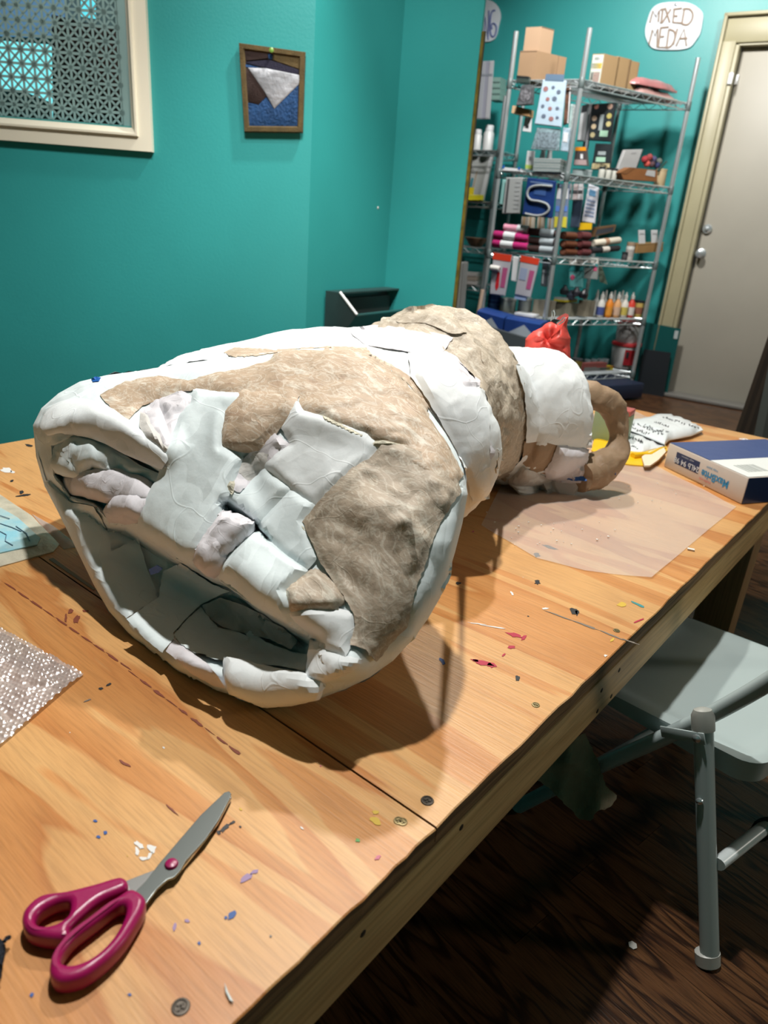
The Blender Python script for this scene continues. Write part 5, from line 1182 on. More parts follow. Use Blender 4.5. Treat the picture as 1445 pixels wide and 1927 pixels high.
zt_ = S5 + h1 + .001
boxz('cardboard_box', 'smaller brown cardboard box stacked on top of the other at the rack corner', 'box', (984, 94), pf(1008, 137, -.06), (1036, 99), zt_, 50, mat('cardboard_light', (.36, .24, .15), .75), prints=[('flap_edge', 'R', R_(.0, .97, 1, 1.0), seam)])
prt = [('printed_face', 'L', R_(.04, .03, .96, .97), F('box_print', (.42, .47, .42), .5)), ('yellow_print', 'L', R_(.05, .55, .92, .72), F('yellow_ink', (.75, .55, .05), .5)), ('red_print', 'L', R_(.3, .12, .85, .45), F('rosy_ink', (.62, .35, .30), .5)), ('white_print', 'L', R_(.2, .80, .7, .9), w_), ('black_print', 'L', R_(.1, .2, .28, .45), dk_)]
bx = [((1106, 139), (1131, 143), (1156, 150), 101), ((1134, 146), (1157, 149), (1178, 155), 106), ((1156, 150), (1178, 153), (1193, 159), 113)]
lb = ['cardboard box with a printed yellow and white end on the rack top', 'plain cardboard box in the middle of the three on the rack top', 'plain cardboard box nearest the pink bag on the rack top']
for i in (0, 1, 2): boxz('printed_carton', lb[i], 'box', *bx[i][:3], S5, bx[i][3], mat('kraft_carton', (.29, .19, .09), .75), group='cartons on the rack top', prints=prt if i == 0 else [('flap_edge', 'R', R_(.92, 0, .95, 1), seam)])
def softpack(nm, label, cat, base, z, th, m, seed, parent=None):
    P = [(B_ + (C_ - B_) * u + (A_ - B_) * v)[:2] for u, v in base]; t = thing(nm, label, cat, (*np.mean(P, 0), z))
    pillow([tuple(p) for p in P], z, th, .025, seed, .008, m, 'bag_skin', t, px=False, f=14)
    return t
pinkm = mat('pink_pack', (.42, .17, .17), .22, bump=.4, bscale=30, var=.2, vscale=12)
softpack('pink_packet', 'upper pink shrink-wrapped packet at the right end of the rack top', 'packet', [(.56, .12), (.56, .62), (.78, .72), (.95, .60), (.96, .14), (.78, .06)], S5 + .046, .045, pinkm, 21)
softpack('pink_packet', 'lower dusty pink packet under the other at the right end of the rack top', 'packet', [(.60, .10), (.60, .55), (.78, .64), (.95, .55), (.95, .10)], S5, .042, mat('pink_pack_pale', (.40, .24, .22), .25, bump=.4, bscale=30), 22)
# goods hooked on the near end, top shelf
prn = [('print_spot', [(a + .09 * math.cos(t) * k, b + .05 * math.sin(t) * k) for t in np.arange(0, 6.2, .9)], F('stamp_ink', (.10, .13, .19), .6) if i % 3 else F('stamp_red', (.28, .13, .13), .6)) for i, (a, b, k) in enumerate([(.2, .2, 1.2), (.5, .16, .8), (.75, .25, 1), (.35, .42, .9), (.62, .40, 1.1), (.2, .58, .8), (.5, .62, .9), (.78, .60, .8), (.3, .8, 1), (.6, .84, 1.1), (.82, .8, .7)])]
stm = mat('stamp_pack', (.42, .54, .64), .25, bump=.2, bscale=40)
quad('stamp_pack', 'pale blue pack of printed stamps hanging highest on the rack end', 'pack', [(1022, 150), (1066, 152), (1056, 240), (1006, 234)], pf, .07, stm, .014, 'stamp packs on the rack end', prn + [('pack_header', R_(.1, -.12, .9, .02), F('pack_head', (.10, .16, .24), .4))])
quad('stamp_pack', 'grey-blue stamp pack hanging under the pale blue one on the rack end', 'pack', [(1011, 240), (1055, 243), (1052, 284), (999, 281)], pf, .06, mat('stamp_pack_grey', (.27, .38, .42), .25, bump=.2, bscale=60, var=.5, vscale=60), .012, 'stamp packs on the rack end', [('pack_window', R_(.12, .2, .9, .9), mat('stamp_sheet', (.25, .33, .38), .3, var=.6, vscale=90))])
quad('stamp_pack', 'narrow pale pack edge-on at the right of the stamp packs', 'pack', [(1061, 240), (1074, 242), (1069, 286), (1055, 284)], pf, .05, mat('stamp_pack_thin', (.40, .52, .62), .25, var=.4, vscale=50), .02, 'stamp packs on the rack end', [('pack_label', R_(.2, .2, .8, .6), w_)])
quad('bead_pack', 'round grey pack of dark beads hanging beside the stamps', 'pack', [(983, 160), (1004, 160), (1003, 197), (972, 199)], pf, .03, mat('bead_pack', (.12, .13, .14), .3, var=.6, vscale=50), .03, None, [('bead_window', [(.5 + .4 * math.cos(t), .5 + .35 * math.sin(t)) for t in np.arange(0, 6.2, .7)], mat('bead_glass', (.22, .22, .24), .2, var=.8, vscale=90))])
quad('clear_case', 'dark-topped clear case just under the top shelf corner', 'case', [(974, 143), (997, 145), (996, 157), (972, 155)], pf, .02, F('case_dark', (.04, .055, .05), .3), .03, None, [('case_lid', R_(.0, .0, 1, .3), steel)])
quad('wooden_block', 'small raw wooden box under the bead pack', 'box', [(968, 200), (1001, 207), (1000, 221), (966, 214)], pf, -.02, mat('raw_wood', (.46, .28, .13), .6), .06, None, [('wood_end', R_(.0, .0, .36, 1), F('wood_pale', (.58, .38, .22), .6))])
quad('price_tag', 'white card tag dangling below the wooden block', 'tag', [(988, 220), (1001, 222), (999, 249), (983, 247)], pf, -.03, w_, .004, None, [('tag_print', R_(.3, .55, .7, .75), dk_)])
quad('side_strip', 'pale perforated strip hanging down beside the near rack post', 'strip', [(1074, 196), (1083, 197), (1074, 286), (1066, 285)], pf, .0, mat('pale_strip', (.34, .46, .45), .35, var=.3, vscale=60), .006, None, [('strip_edge', R_(.55, 0, 1, 1), mat('strip_dots', (.50, .55, .55), .4, var=.7, vscale=200))])
quad('brown_card', 'row of brown toggles on a card behind the stamp packs', 'card', [(1066, 160), (1075, 160), (1070, 232), (1060, 236)], pf, -.02, mat('toggle_brown', (.16, .07, .04), .5, var=.8, vscale=30), .012, None, [('card_edge', R_(.8, 0, 1, 1), w_)])
# second shelf from the top, near end
S4 = LV[3] + .004
quad('label_roll', 'white and lime paper pack standing left on the second shelf', 'pack', [(993, 284), (1006, 284), (1003, 322), (989, 320)], pf, -.06, w_, .02, None, [('lime_band', R_(.0, .72, 1, .92), F('lime', (.42, .55, .12), .5)), ('grey_mark', R_(.35, .3, .75, .5), F('mid_grey', (.30, .32, .33), .5))])
for i, (x, lab) in enumerate(((1018, 'white capped jar at left behind the clear trays'), (1030, 'white capped jar at right behind the clear trays'))):
    P = pf(x, 316, -.14); P[2] = S4; s_ = .016
    t = thing('small_jar', lab, 'jar', P, 'jars behind the clear trays'); mk('jar_body', MB().lathe(P, [(s_, 0), (s_, .10), (s_ * .8, .11)], 14), w_, t); mk('jar_cap', MB().lathe(P + UP * .108, [(s_ * .85, 0), (s_ * .85, .028), (s_ * .5, .032)], 14), F('cap_white', (.75, .77, .77), .3), t)
for i in range(5):
    y0 = 300 + i * 5.0; quad('clear_tray', ['topmost', 'second', 'third', 'fourth', 'lowest'][i] + ' clear grey tray in the stack on the second shelf', 'tray', [(1012 - i * .6, y0), (1063 - i * .7, y0 + 1.5), (1062 - i * .7, y0 + 5.5), (1011 - i * .6, y0 + 4)], pf, -.02, mat('tray_grey%d' % (i % 2), (.33 - .1 * (i % 2), .40 - .1 * (i % 2), .40 - .1 * (i % 2)), .2), .14, 'clear trays on the second shelf', [('tray_rim', R_(.0, .0, 1, .25), F('tray_light', (.55, .60, .60), .2))])
quad('blue_ends_sheet', 'white board with blue clips lying on the second shelf', 'board', [(951, 316), (985, 319), (984, 324), (950, 322)], pf, -.02, w_, .10, None, [('blue_clip', R_(.0, -.6, .12, .4), F('clip_blue', (.02, .12, .40), .4)), ('blue_clip', R_(.86, -.6, .98, .4), F('clip_blue', (.02, .12, .40), .4))])
P = pf(1057, 312, -.05); P[2] = S4
# hooked under the second shelf
quad('grey_card', 'grey card pack with one black strip hanging under the second shelf', 'pack', [(953, 334), (983, 334), (978, 402), (945, 402)], pf, .03, F('card_grey', (.31, .33, .33), .5), .01, None, [('black_strip', R_(.12, .04, .24, .98), dk_)] + [('text_block', R_(.62, .1 + .12 * k, .92, .15 + .12 * k), F('mid_grey', (.18, .19, .2), .5)) for k in range(7)])
quad('teal_card', 'pale teal card peeking out left of the grey card pack', 'card', [(946, 338), (953, 338), (947, 386), (940, 384)], pf, .01, F('pale_teal', (.25, .50, .48), .5), .005)
quad('curve_ruler_pack', 'navy pack holding a bendy grey S-shaped curve ruler', 'pack', [(993, 334), (1047, 341), (1039, 411), (983, 404)], pf, .05, mat('navy_pack', (.012, .04, .17), .35, var=.3, vscale=10), .012, None, [('top_print', R_(.12, .08, .9, .12), F('navy_print', (.10, .16, .30), .5)), ('navy_panel', R_(.3, .22, .7, .42), F('navy_print2', (.03, .08, .24), .5))])
sp = [(1039, 351), (1015, 349), (998, 353), (992, 365), (998, 376), (1014, 379), (1028, 384), (1033, 393), (1026, 402), (1010, 406), (988, 402)]
o = mk('curve_ruler', MB().tube(catmull([pf(x, y, .064) for x, y in sp], 6, False), .0065, 8), F('ruler_grey', (.30, .33, .34), .5)); tag(o, 'grey S-shaped bendy curve ruler mounted on the navy pack', 'ruler')
for i, (x, c1, lab) in enumerate(((983, (.36, .32, .27), 'tan'), (995, (.62, .56, .46), 'cream'), (1013, (.64, .55, .44), 'orange-striped cream'), (1032, (.50, .54, .56), 'silvery white'))):
    quad('strip_bundle', lab + ' bundle of paper strips standing behind the felt rolls', 'bundle', [(x, 408), (x + 12, 409), (x + 10, 432), (x - 2, 431)], pf, -.10, F('strip%d' % i, c1, .6), .03, 'paper strips behind the felt rolls', [('strip_band', R_(.35, .0, .55, 1), F('strip_or', (.48, .30, .14), .6))])
for i, (x, wd, lab) in enumerate(((1043, 9, 'left'), (1058, 8, 'right'))):
    quad('marker_pack', lab + ' marker pack of the two with yellow lower label by the near post', 'pack', [(x + 6, 345), (x + 6 + wd, 346), (x + wd, 430), (x, 429)], pf, -.03, F('pack_bluegrey', (.16, .22, .34), .35), .015, 'marker packs by the near post', [('yellow_label', R_(0, .74, 1, .98), F('yellow_lab', (.62, .56, .05), .5)), ('white_label', R_(.1, .1, .9, .34), w_), ('blue_label', R_(.1, .5, .9, .62), F('blue_lab', (.1, .22, .62), .4))])
# felt rolls with paper bands, near end of the third shelf
S3 = LV[2] + .004
pinkf = mat('pink_felt', (.78, .34, .46), .9, bump=.4, bscale=150); mag = mat('magenta_felt', (.42, .012, .14), .9, bump=.4, bscale=150); brf = mat('dark_brown_felt', (.035, .014, .012), .9, bump=.4, bscale=150); gyf = mat('blue_grey_felt', (.40, .48, .52), .8, bump=.3, bscale=150); maro = mat('maroon_felt', (.10, .02, .022), .8, bump=.4, bscale=150); leath = mat('brown_leather', (.11, .035, .016), .35, bump=.2, bscale=90); band = mat('paper_band', (.66, .70, .72), .4)
def roll(label, xl, yl, xr, yr, r, m, d, b0=None, b1=None, bm=band, pl=pf, group='felt rolls on the third shelf', nm='felt_roll'):
    a, b = pl(xl, yl, d), pl(xr, yr, d); t = thing(nm, label, 'roll', (a + b) / 2 - UP * r)
    mk('felt', MB().tube([a + (b - a) * q for q in (0, .02, .5, .98, 1)], [r * .88, r, r * 1.02, r, r * .88], 16, flat_=.9), m, t)
    if b0 is not None: mk('band', MB().tube([a + (b - a) * b0, a + (b - a) * b1], r * 1.07, 16, flat_=.9), bm, t)
    mk('spiral_end', MB().tube([b + (b - a) / np.linalg.norm(b - a) * .001 + UP * (r * .6 * (1 - k / 16) * math.sin(k * .9)) + nAB * (r * .6 * (1 - k / 16) * math.cos(k * .9)) for k in range(15)], .0018, 5), F('spiral', (.2, .12, .12), .9), t)
k_ = mpp(pf(980, 450))
roll('pale pink felt roll with a white band on top of the felt stack', 949, 427, 995, 433, k_ * 7.5, pinkf, -.01, .55, .99)
roll('upper magenta felt roll with a white band on the third shelf', 930, 441, 995, 448, k_ * 8, mag, .0, .30, .63)
roll('lower magenta felt roll with a white band on the third shelf', 928, 457, 993, 464, k_ * 8, mag, .0, .24, .60)
for i, y in enumerate((436, 452, 467)): roll(['topmost', 'middle', 'lowest'][i] + ' dark brown felt roll with a grey band by the near post', 996, y, 1045 - i, y + 4, k_ * 7.6, brf, -.02, .44, .97, mat('grey_band', (.36, .42, .45), .4))
roll('thin white paper roll poking out under the third shelf', 923, 503, 940, 506, k_ * 5.5, F('white_roll', (.70, .70, .66), .5), .05, None, None, group=None, nm='paper_roll')
for i, y in enumerate((443, 459, 474)):
    for j, (x, m, nm2) in enumerate(((1059, leath, 'brown leather'), (1090, maro, 'maroon'))):
        a = ps(x, y, -.02); t = thing('curled_leather', ['top', 'middle', 'bottom'][i] + ' curl of ' + nm2 + ' stacked on the third shelf', 'leather', a - UP * .03, 'leather curls on the third shelf')
        mk('outer_curl', MB().tube([a, a + EBC * .09 * (1 if j == 0 else .8)], .030, 16, flat_=.75), m, t); mk('inner_curl', MB().tube([a - nBC * -.001 - EBC * .004, a + EBC * .02], .020, 14, flat_=.7), F('curl_hollow' + str(j), (.19, .075, .045) if j == 0 else (.16, .04, .04), .6), t)
k2 = mpp(ps(1140, 455))
roll('cream canvas roll tied with a tan strap on the third shelf', 1116, 458, 1165, 452, k2 * 7, F('cream_canvas', (.62, .57, .46), .8), -.06, .40, .54, F('tan_strap', (.36, .20, .12), .6), ps, None, 'canvas_roll')
roll('black roll with a white middle band on the third shelf', 1112, 472, 1164, 467, k2 * 6, F('black_felt', (.012, .012, .014), .9), -.05, .36, .6, F('band_cream', (.6, .56, .5), .5), ps, None, 'black_roll')
quad('leaning_picture', 'small brown picture frame tipped back above the canvas roll', 'frame', [(1119, 428), (1158, 423), (1154, 436), (1112, 446)], ps, -.10, mat('frame_wood', (.20, .11, .05), .5), .02, None, [('dark_picture', R_(.1, .25, .9, .85), F('slate', (.05, .055, .07), .5))])
def jarz(nm, label, x, y, z, r, h, m, capm, cap=.25, group=None, extra=(), cat='jar', lx=None):
    P = (ps(x, y, -.075) if x > 1045 else pf(x, y, -.09)); P[2] = z; t = thing(nm, label, cat, P, group)
    mk('jar_body', MB().lathe(P, [(r * .95, 0), (r, .004), (r, h * (1 - cap) - .004), (r * .9, h * (1 - cap))], 18), m, t)
    mk('jar_lid', MB().lathe(P + UP * h * (1 - cap), [(r * 1.03, 0), (r * 1.03, h * cap * .9), (r * .9, h * cap)], 18), capm, t)
    for pn, z0_, z1_, mm in extra: mk(pn, MB().lathe(P, [(r * 1.012, h * z0_), (r * 1.012, h * z1_)], 18), mm, t)
    return t
jarz('paste_jar', 'small white labelled jar on the third shelf near the canvas roll', 1185, 474, S3, .026, .11, F('jar_white', (.52, .52, .48), .4), F('jar_cap_brown', (.30, .22, .15), .5), .2, None, [('label', .2, .6, F('jar_lab', (.36, .34, .32), .5))])
jarz('black_cap_jar', 'small black jar in front of the white labelled jar', 1176, 477, S3, .018, .05, dk_, bl_, .3)
quad('wooden_tray', 'tan wooden tray box at the right end of the third shelf', 'box', [(1193, 458), (1242, 455), (1241, 473), (1190, 476)], ps, -.075, mat('tan_wood', (.33, .19, .07), .55, var=.2, vscale=10), .06, None, [('tray_edge', R_(.0, .0, 1, .1), F('tan_light', (.42, .26, .11), .5))])
for i, x in enumerate((1201, 1225)): quad('white_card', ['left', 'right'][i] + ' white price card standing in the tan wooden tray', 'card', [(x, 433), (x + 12, 433), (x + 13, 461), (x + 1, 462)], ps, -.05, w_, .005, 'price cards in the tan tray', [('card_lines', R_(.15, .2 + .0, .85, .26), F('line_grey', (.4, .4, .42), .5))])
# long side, first bay: hanging packs
quad('flower_pad', 'black pad printed with pale flowers hanging highest on the long side', 'pad', [(1115, 196), (1160, 193), (1149, 267), (1106, 264)], pm, .42, mat('black_pad', (.016, .022, .026), .4), .02, None, [('flower_print', [(a + .11 * math.cos(t), b + .075 * math.sin(t)) for t in np.arange(0, 6.2, .8)], F('flower%d' % i, c, .5)) for i, (a, b, c) in enumerate(((.2, .08, (.5, .22, .18)), (.78, .1, (.4, .26, .2)), (.18, .40, (.5, .38, .28)), (.2, .62, (.5, .40, .26)), (.8, .34, (.46, .40, .12)), (.82, .55, (.5, .44, .2)), (.2, .85, (.42, .36, .2))))] + [('script', R_(.42, .3, .58, .72), F('script_grey', (.28, .33, .34), .5)), ('mint_label', R_(.5, .72, .85, .88), F('mint', (.34, .56, .42), .5))])
quad('flower_pad', 'black pad with mint label and striped foot hanging lower on the long side', 'pad', [(1121, 270), (1152, 271), (1148, 320), (1113, 319)], pm, .40, mat('black_pad', (.016, .022, .026), .4), .02, None, [('mint_label', R_(.18, .52, .72, .70), F('mint', (.34, .56, .42), .5)), ('striped_foot', R_(.02, .76, .98, .98), mat('pad_stripes', (.55, .47, .26), .5, var=.9, vscale=40)), ('script', R_(.25, .3, .7, .44), F('script_grey', (.28, .33, .34), .5))])
quad('long_pack', 'long grey and white clamshell pack left of the black pads', 'pack', [(1094, 200), (1108, 196), (1100, 266), (1086, 266)], pm, .40, F('clam_grey', (.24, .25, .26), .35), .02, None, [('white_bar', R_(.1, .22, .5, .96), w_), ('black_head', R_(.2, -.0, .95, .2), bl_)])
quad('pale_sheet', 'pale lilac sheet hanging behind the black pads', 'sheet', [(1104, 196), (1118, 196), (1104, 300), (1094, 300)], pm, .46, F('pale_lilac', (.40, .40, .43), .5), .004)
quad('punch_pack', 'orange-topped black pack hanging near the post', 'pack', [(1084, 279), (1104, 279), (1107, 312), (1080, 311)], pm, .22, F('punch_black', (.06, .05, .05), .4), .03, None, [('orange_head', R_(.0, -.05, 1, .16), F('orange_head', (.72, .26, .01), .4)), ('pink_foot', R_(.05, .68, .95, .98), F('dusty_pink', (.36, .27, .27), .5)), ('white_mark', R_(.5, .35, .7, .62), w_)])
# second shelf, long side
boxz('clear_box', 'clear plastic organiser on the second shelf behind the near post', 'box', (1076, 336), (1092, 341), (1112, 341), S4, 318, mat('clear_box', (.38, .44, .45), .15, alpha=.7), prints=[('box_rim', 'R', R_(0, .85, 1, 1), F('rim_light', (.5, .55, .55), .2))])
for i, x in enumerate((1130, 1142, 1153)): jarz('paint_pot', ['first', 'second', 'third'][i] + ' little white paint pot from the near post on the second shelf', x, 338 + i, S4, .019, .065, F('pot_white', (.46, .47, .42), .4), bl_, .18, 'paint pots on the second shelf')
quad('leaning_book', 'white-covered book leaning back on the second shelf', 'book', [(1174, 282), (1208, 281), (1196, 316), (1158, 324)], ps, -.20, F('book_white', (.52, .53, .53), .5), .02, None, [('book_title', R_(.42, .14, .68, .2), F('line_grey', (.3, .3, .32), .5)), ('book_edge', R_(.96, 0, 1, 1), bl_)])
quad('pencil_box', 'open orange-brown wooden box on the second shelf', 'box', [(1160, 325), (1180, 315), (1232, 320), (1232, 342), (1166, 338)], ps, -.05, mat('orange_wood', (.26, .10, .03), .5, var=.2, vscale=12), .05, None, [('inner_white', R_(.35, .62, .9, .9), F('inner_white', (.45, .45, .45), .5)), ('lid_edge', R_(.0, .0, 1, .16), F('orange_edge', (.20, .08, .025), .5))])
cl = [(1213, 300, (.35, .03, .04)), (1222, 296, (.30, .05, .05)), (1230, 300, (.06, .06, .14)), (1240, 304, (.12, .14, .12)), (1217, 308, (.60, .10, .08)), (1236, 311, (.03, .04, .12)), (1226, 309, (.10, .05, .06))]
for i, (x, y, c) in enumerate(cl):
    P = ps(x, y, -.10); tag(mk('yarn_ball', MB().lathe(P - UP * .02, [(.004, 0), (.017, .008), (.021, .02), (.017, .032), (.004, .04)], 10), mat('ball%d' % i, c, .8, bump=.6, bscale=150)), ['dark red', 'brownish red', 'navy', 'dark green', 'coral red', 'blackish blue', 'plum'][i] + ' ball in the colourful heap on the second shelf', 'ball', 'colourful balls on the second shelf')
jarz('wooden_pot', 'pale wooden cup at the right end of the second shelf', 1240, 347, S4, .033, .10, mat('pale_wood', (.46, .36, .21), .55), mat('pale_wood', (.46, .36, .21), .55), .1, None, (), 'cup')
tag(mk('dark_marker', MB().tube([ps(1237, 322, -.06), ps(1254, 304, -.06)], .007, 8), F('marker_green', (.02, .06, .05), .4)), 'dark green marker sticking out of the pale wooden cup', 'marker')
# hooked under the second shelf, long side
quad('button_pack', 'white pack printed with rows of blue buttons under the second shelf', 'pack', [(1108, 346), (1127, 353), (1119, 421), (1095, 417)], pm, .30, F('button_white', (.58, .60, .66), .4), .012, None, [('button_row', R_(.12, .38 + .1 * k, .88, .44 + .1 * k), F('button_blue', (.20, .25, .36), .5)) for k in range(5)] + [('blue_motif', R_(.2, .12, .8, .28), F('motif_blue', (.10, .25, .42), .5))])
quad('yellow_tag', 'bright yellow label hanging below the button pack', 'tag', [(1090, 419), (1114, 420), (1113, 432), (1088, 433)], pm, .28, F('label_yellow', (.72, .45, .01), .4), .006)
quad('navy_pack', 'dark slate pack between the near post and the button pack', 'pack', [(1078, 375), (1097, 372), (1090, 428), (1073, 428)], pm, .26, F('slate_pack', (.05, .075, .12), .4), .012, None, [('grey_head', R_(.0, -.1, 1, .06), F('head_grey', (.3, .36, .38), .4))])
for i, (x, y, c) in enumerate(((1068, 346, (.55, .57, .58)), (1080, 346, (.46, .40, .40)), (1090, 346, (.60, .60, .62)))): quad('tube_pack', ['left', 'middle', 'right'][i] + ' slim pale tube pack of the three under the second shelf', 'pack', [(x, y), (x + 8, y), (x + 6, y + 30), (x - 3, y + 30)], pm, .2, F('tube%d' % i, c, .4), .015, 'tube packs under the second shelf', [('tube_dark', R_(.0, .4, 1, .6), dk_)])
# hooked under the third shelf
for i, (px, lab) in enumerate((([(929, 475), (964, 480), (950, 557), (922, 553)], 'red-topped clear pack with a red brush at the left under the third shelf'), ([(981, 480), (1016, 487), (998, 560), (969, 554)], 'red-topped white pack in the middle under the third shelf'))):
    quad('brush_pack', lab, 'pack', px, pf, .03, F('clam_pale', (.42, .42, .46), .3), .012, 'red-topped packs under the third shelf', [('red_header', R_(.0, .0, 1, .16), F('red_head', (.62, .05, .02), .4)), ('magenta_side', R_(.62, .32, .9, .8), F('mag_side', (.40, .08, .2), .5)), ('brush_shape', [(.34, .45), (.5, .45), (.54, .8), (.40, .9), (.30, .8)] if i == 0 else [(.1, .3), (.5, .3), (.5, .6), (.1, .6)], F('brush_red', (.52, .02, .03), .4) if i == 0 else F('pack_blue', (.3, .36, .5), .4))])
quad('tall_white_pack', 'narrow white pack between the two red-topped packs', 'pack', [(966, 482), (977, 484), (971, 530), (962, 528)], pf, .02, w_, .01)
quad('blue_foot_pack', 'pack with a pale blue foot below the red-topped packs', 'pack', [(971, 548), (993, 552), (990, 566), (968, 562)], pf, .02, F('foot_blue', (.28, .38, .60), .4), .02)
for i, (x, c) in enumerate(((1022, (.05, .06, .07)), (1034, (.10, .12, .13)))): quad('dark_pack', ['left', 'right'][i] + ' dark pack of the pair under the third shelf by the near post', 'pack', [(x, 486), (x + 10, 488), (x + 6, 540), (x - 4, 538)], pf, -.04, F('dkp%d' % i, c, .35), .02, 'dark packs under the third shelf', [('pale_glint', R_(.2, .4, .5, .9), F('glint', (.3, .33, .34), .3))])
for i, (px, lab) in enumerate((([(1072, 484), (1099, 484), (1096, 541), (1072, 541)], 'teal bag with a white head and pink dot under the third shelf'), ([(1101, 484), (1127, 486), (1124, 526), (1099, 524)], 'teal-headed grey bag right of the pink-dotted bag'))):
    quad('teal_bag', lab, 'bag', px, pm, .34, F('teal_bag', (.16, .52, .52), .35) if i == 0 else F('grey_bag', (.26, .29, .28), .4), .02, 'teal bags under the third shelf', [('white_head', R_(.0, .0, 1, .26), F('head_white', (.60, .60, .55), .5)), ('teal_band', R_(.0, .26, 1, .46), F('teal_dark', (.03, .24, .25), .4)), ('pink_dot', [(.25 + .18 * math.cos(t), .66 + .09 * math.sin(t)) for t in np.arange(0, 6.2, .6)] if i == 0 else [(.7, .4), (.95, .4), (.95, .6), (.7, .6)], F('pink_dot', (.58, .10, .20), .4))])
tag(mk('green_pouch', MB().prism([pm(x, y, .45) for x, y in ((1124, 500), (1132, 502), (1142, 535), (1128, 530))], E2 * .01), F('olive_pouch', (.07, .10, .07), .6), smooth=0), 'dark olive pouch hanging right of the teal bags', 'pouch')
# fourth shelf
S2 = LV[1] + .004
jarz('blue_tin', 'dark blue tin at the left end of the fourth shelf', 928, 582, S2, .042, .12, F('blue_tin', (.012, .05, .17), .35), F('blue_tin2', (.02, .08, .24), .35), .2, None, [('rib', .3, .36, F('tin_rib', (.05, .13, .3), .3)), ('rib', .5, .56, F('tin_rib', (.05, .13, .3), .3))], 'tin')
for i, (x, y, r, h, c) in enumerate(((954, 585, .05, .085, (.30, .34, .30)), (985, 590, .042, .10, (.26, .28, .26)))): jarz('clear_tub', ['left', 'right'][i] + ' cloudy plastic tub on the fourth shelf', x, y, S2, r, h, mat('tub%d' % i, c, .25), F('tub_lid', (.36, .38, .34), .3), .15, 'cloudy tubs on the fourth shelf', (), 'tub')
for i, (l, m_, r, ty, c, lab) in enumerate((((1000, 592), (1024, 596), (1042, 592), 566, (.24, .22, .17), 'beige carton nearest the post front'), ((1040, 598), (1062, 601), (1084, 595), 570, (.25, .24, .18), 'beige carton just past the near post'), ((1084, 596), (1100, 598), (1116, 592), 566, (.30, .27, .20), 'pale beige carton by the glue bottles'))):
    boxz('beige_carton', lab + ' on the fourth shelf', 'carton', l, m_, r, S2, ty, mat('beige%d' % i, c, .6), 'beige cartons on the fourth shelf', prints=[('box_seam', 'R', R_(.45, 0, .48, 1), F('seam_dark', (.12, .10, .07), .6))])
boxz('yellow_lid_tray', 'tray with a yellow rim on top of the beige cartons', 'tray', (1042, 572), (1060, 575), (1086, 569), S2 + .09, 561, F('tray_pale', (.36, .38, .36), .4), prints=[('yellow_rim', 'R', R_(0, .0, 1, .45), F('rim_yellow', (.50, .42, .02), .4)), ('yellow_rim', 'L', R_(0, .0, 1, .45), F('rim_yellow', (.50, .42, .02), .4))])
for i, (x, y, c) in enumerate(((1062, 549, (.02, .025, .03)), (1084, 552, (.03, .03, .04)), (1098, 556, (.012, .012, .016)), (1074, 558, (.05, .06, .09)))):
    P = pm(x, y, .3); tag(mk('black_gadget', MB().lathe(P - UP * .02, [(.006, 0), (.026, .005), (.030, .03), (.012, .05), (.010, .06)], 9), F('gadget%d' % i, c, .35)), ['leftmost', 'upper right', 'rightmost', 'bluish'][i] + ' dark tool in the jumble above the yellow-rimmed tray', 'tool', 'dark tools on the fourth shelf')
gl_ = [(1130, 578, (.62, .62, .58), (.07, .10, .30), 'blue-labelled white'), (1146, 577, (.70, .22, .02), (.72, .30, .04), 'orange'), (1161, 576, (.66, .36, .16), (.60, .42, .30), 'pale orange'), (1175, 575, (.68, .66, .60), (.55, .45, .10), 'cream'), (1188, 574, (.60, .05, .03), (.66, .62, .58), 'red')]
for i, (x, y, c, lc, lab) in enumerate(gl_):
    P = ps(x, y, -.06); P[2] = S2; h = min(.16, zat(P, 537 - i * .5) - S2); r = .026
    t = thing('glue_bottle', lab + ' glue bottle in the row on the fourth shelf', 'bottle', P, 'glue bottles on the fourth shelf')
    mk('bottle_body', MB().lathe(P, [(r * .9, 0), (r, .006), (r, h * .56), (r * .5, h * .68), (r * .42, h * .74)], 16), F('glue%d' % i, c, .35), t); mk('nozzle', MB().lathe(P + UP * h * .74, [(r * .5, 0), (r * .5, h * .12), (r * .26, h * .16), (r * .16, h * .26)], 12), F('nozzle', (.70, .70, .66), .35), t)
    mk('bottle_label', MB().lathe(P, [(r * 1.02, h * .1), (r * 1.02, h * .42)], 16), F('gluelab%d' % i, lc, .5), t)
for i, x in enumerate((1121, 1137, 1153, 1168)):
    P = ps(x, 572, -.17); P[2] = S2; r = .022; t = thing('white_bottle', ['first', 'second', 'third', 'fourth'][i] + ' plain white bottle from the left behind the glue row', 'bottle', P, 'white bottles behind the glue row')
    mk('bottle_body', MB().lathe(P, [(r, 0), (r, .085), (r * .5, .105), (r * .45, .115)], 14), F('bottle_white', (.55, .57, .55), .4), t); mk('nozzle', MB().lathe(P + UP * .115, [(r * .5, 0), (r * .45, .02), (r * .2, .045)], 10), F('nozzle', (.70, .70, .66), .35), t)
jarz('yellow_tub', 'square yellow tub with a black lid at the end of the glue row', 1202, 575, S2, .034, .11, F('tub_yellow', (.58, .42, .12), .4), bl_, .14, None, [('brown_label', .2, .6, F('lab_brown', (.26, .10, .06), .5))], 'tub')
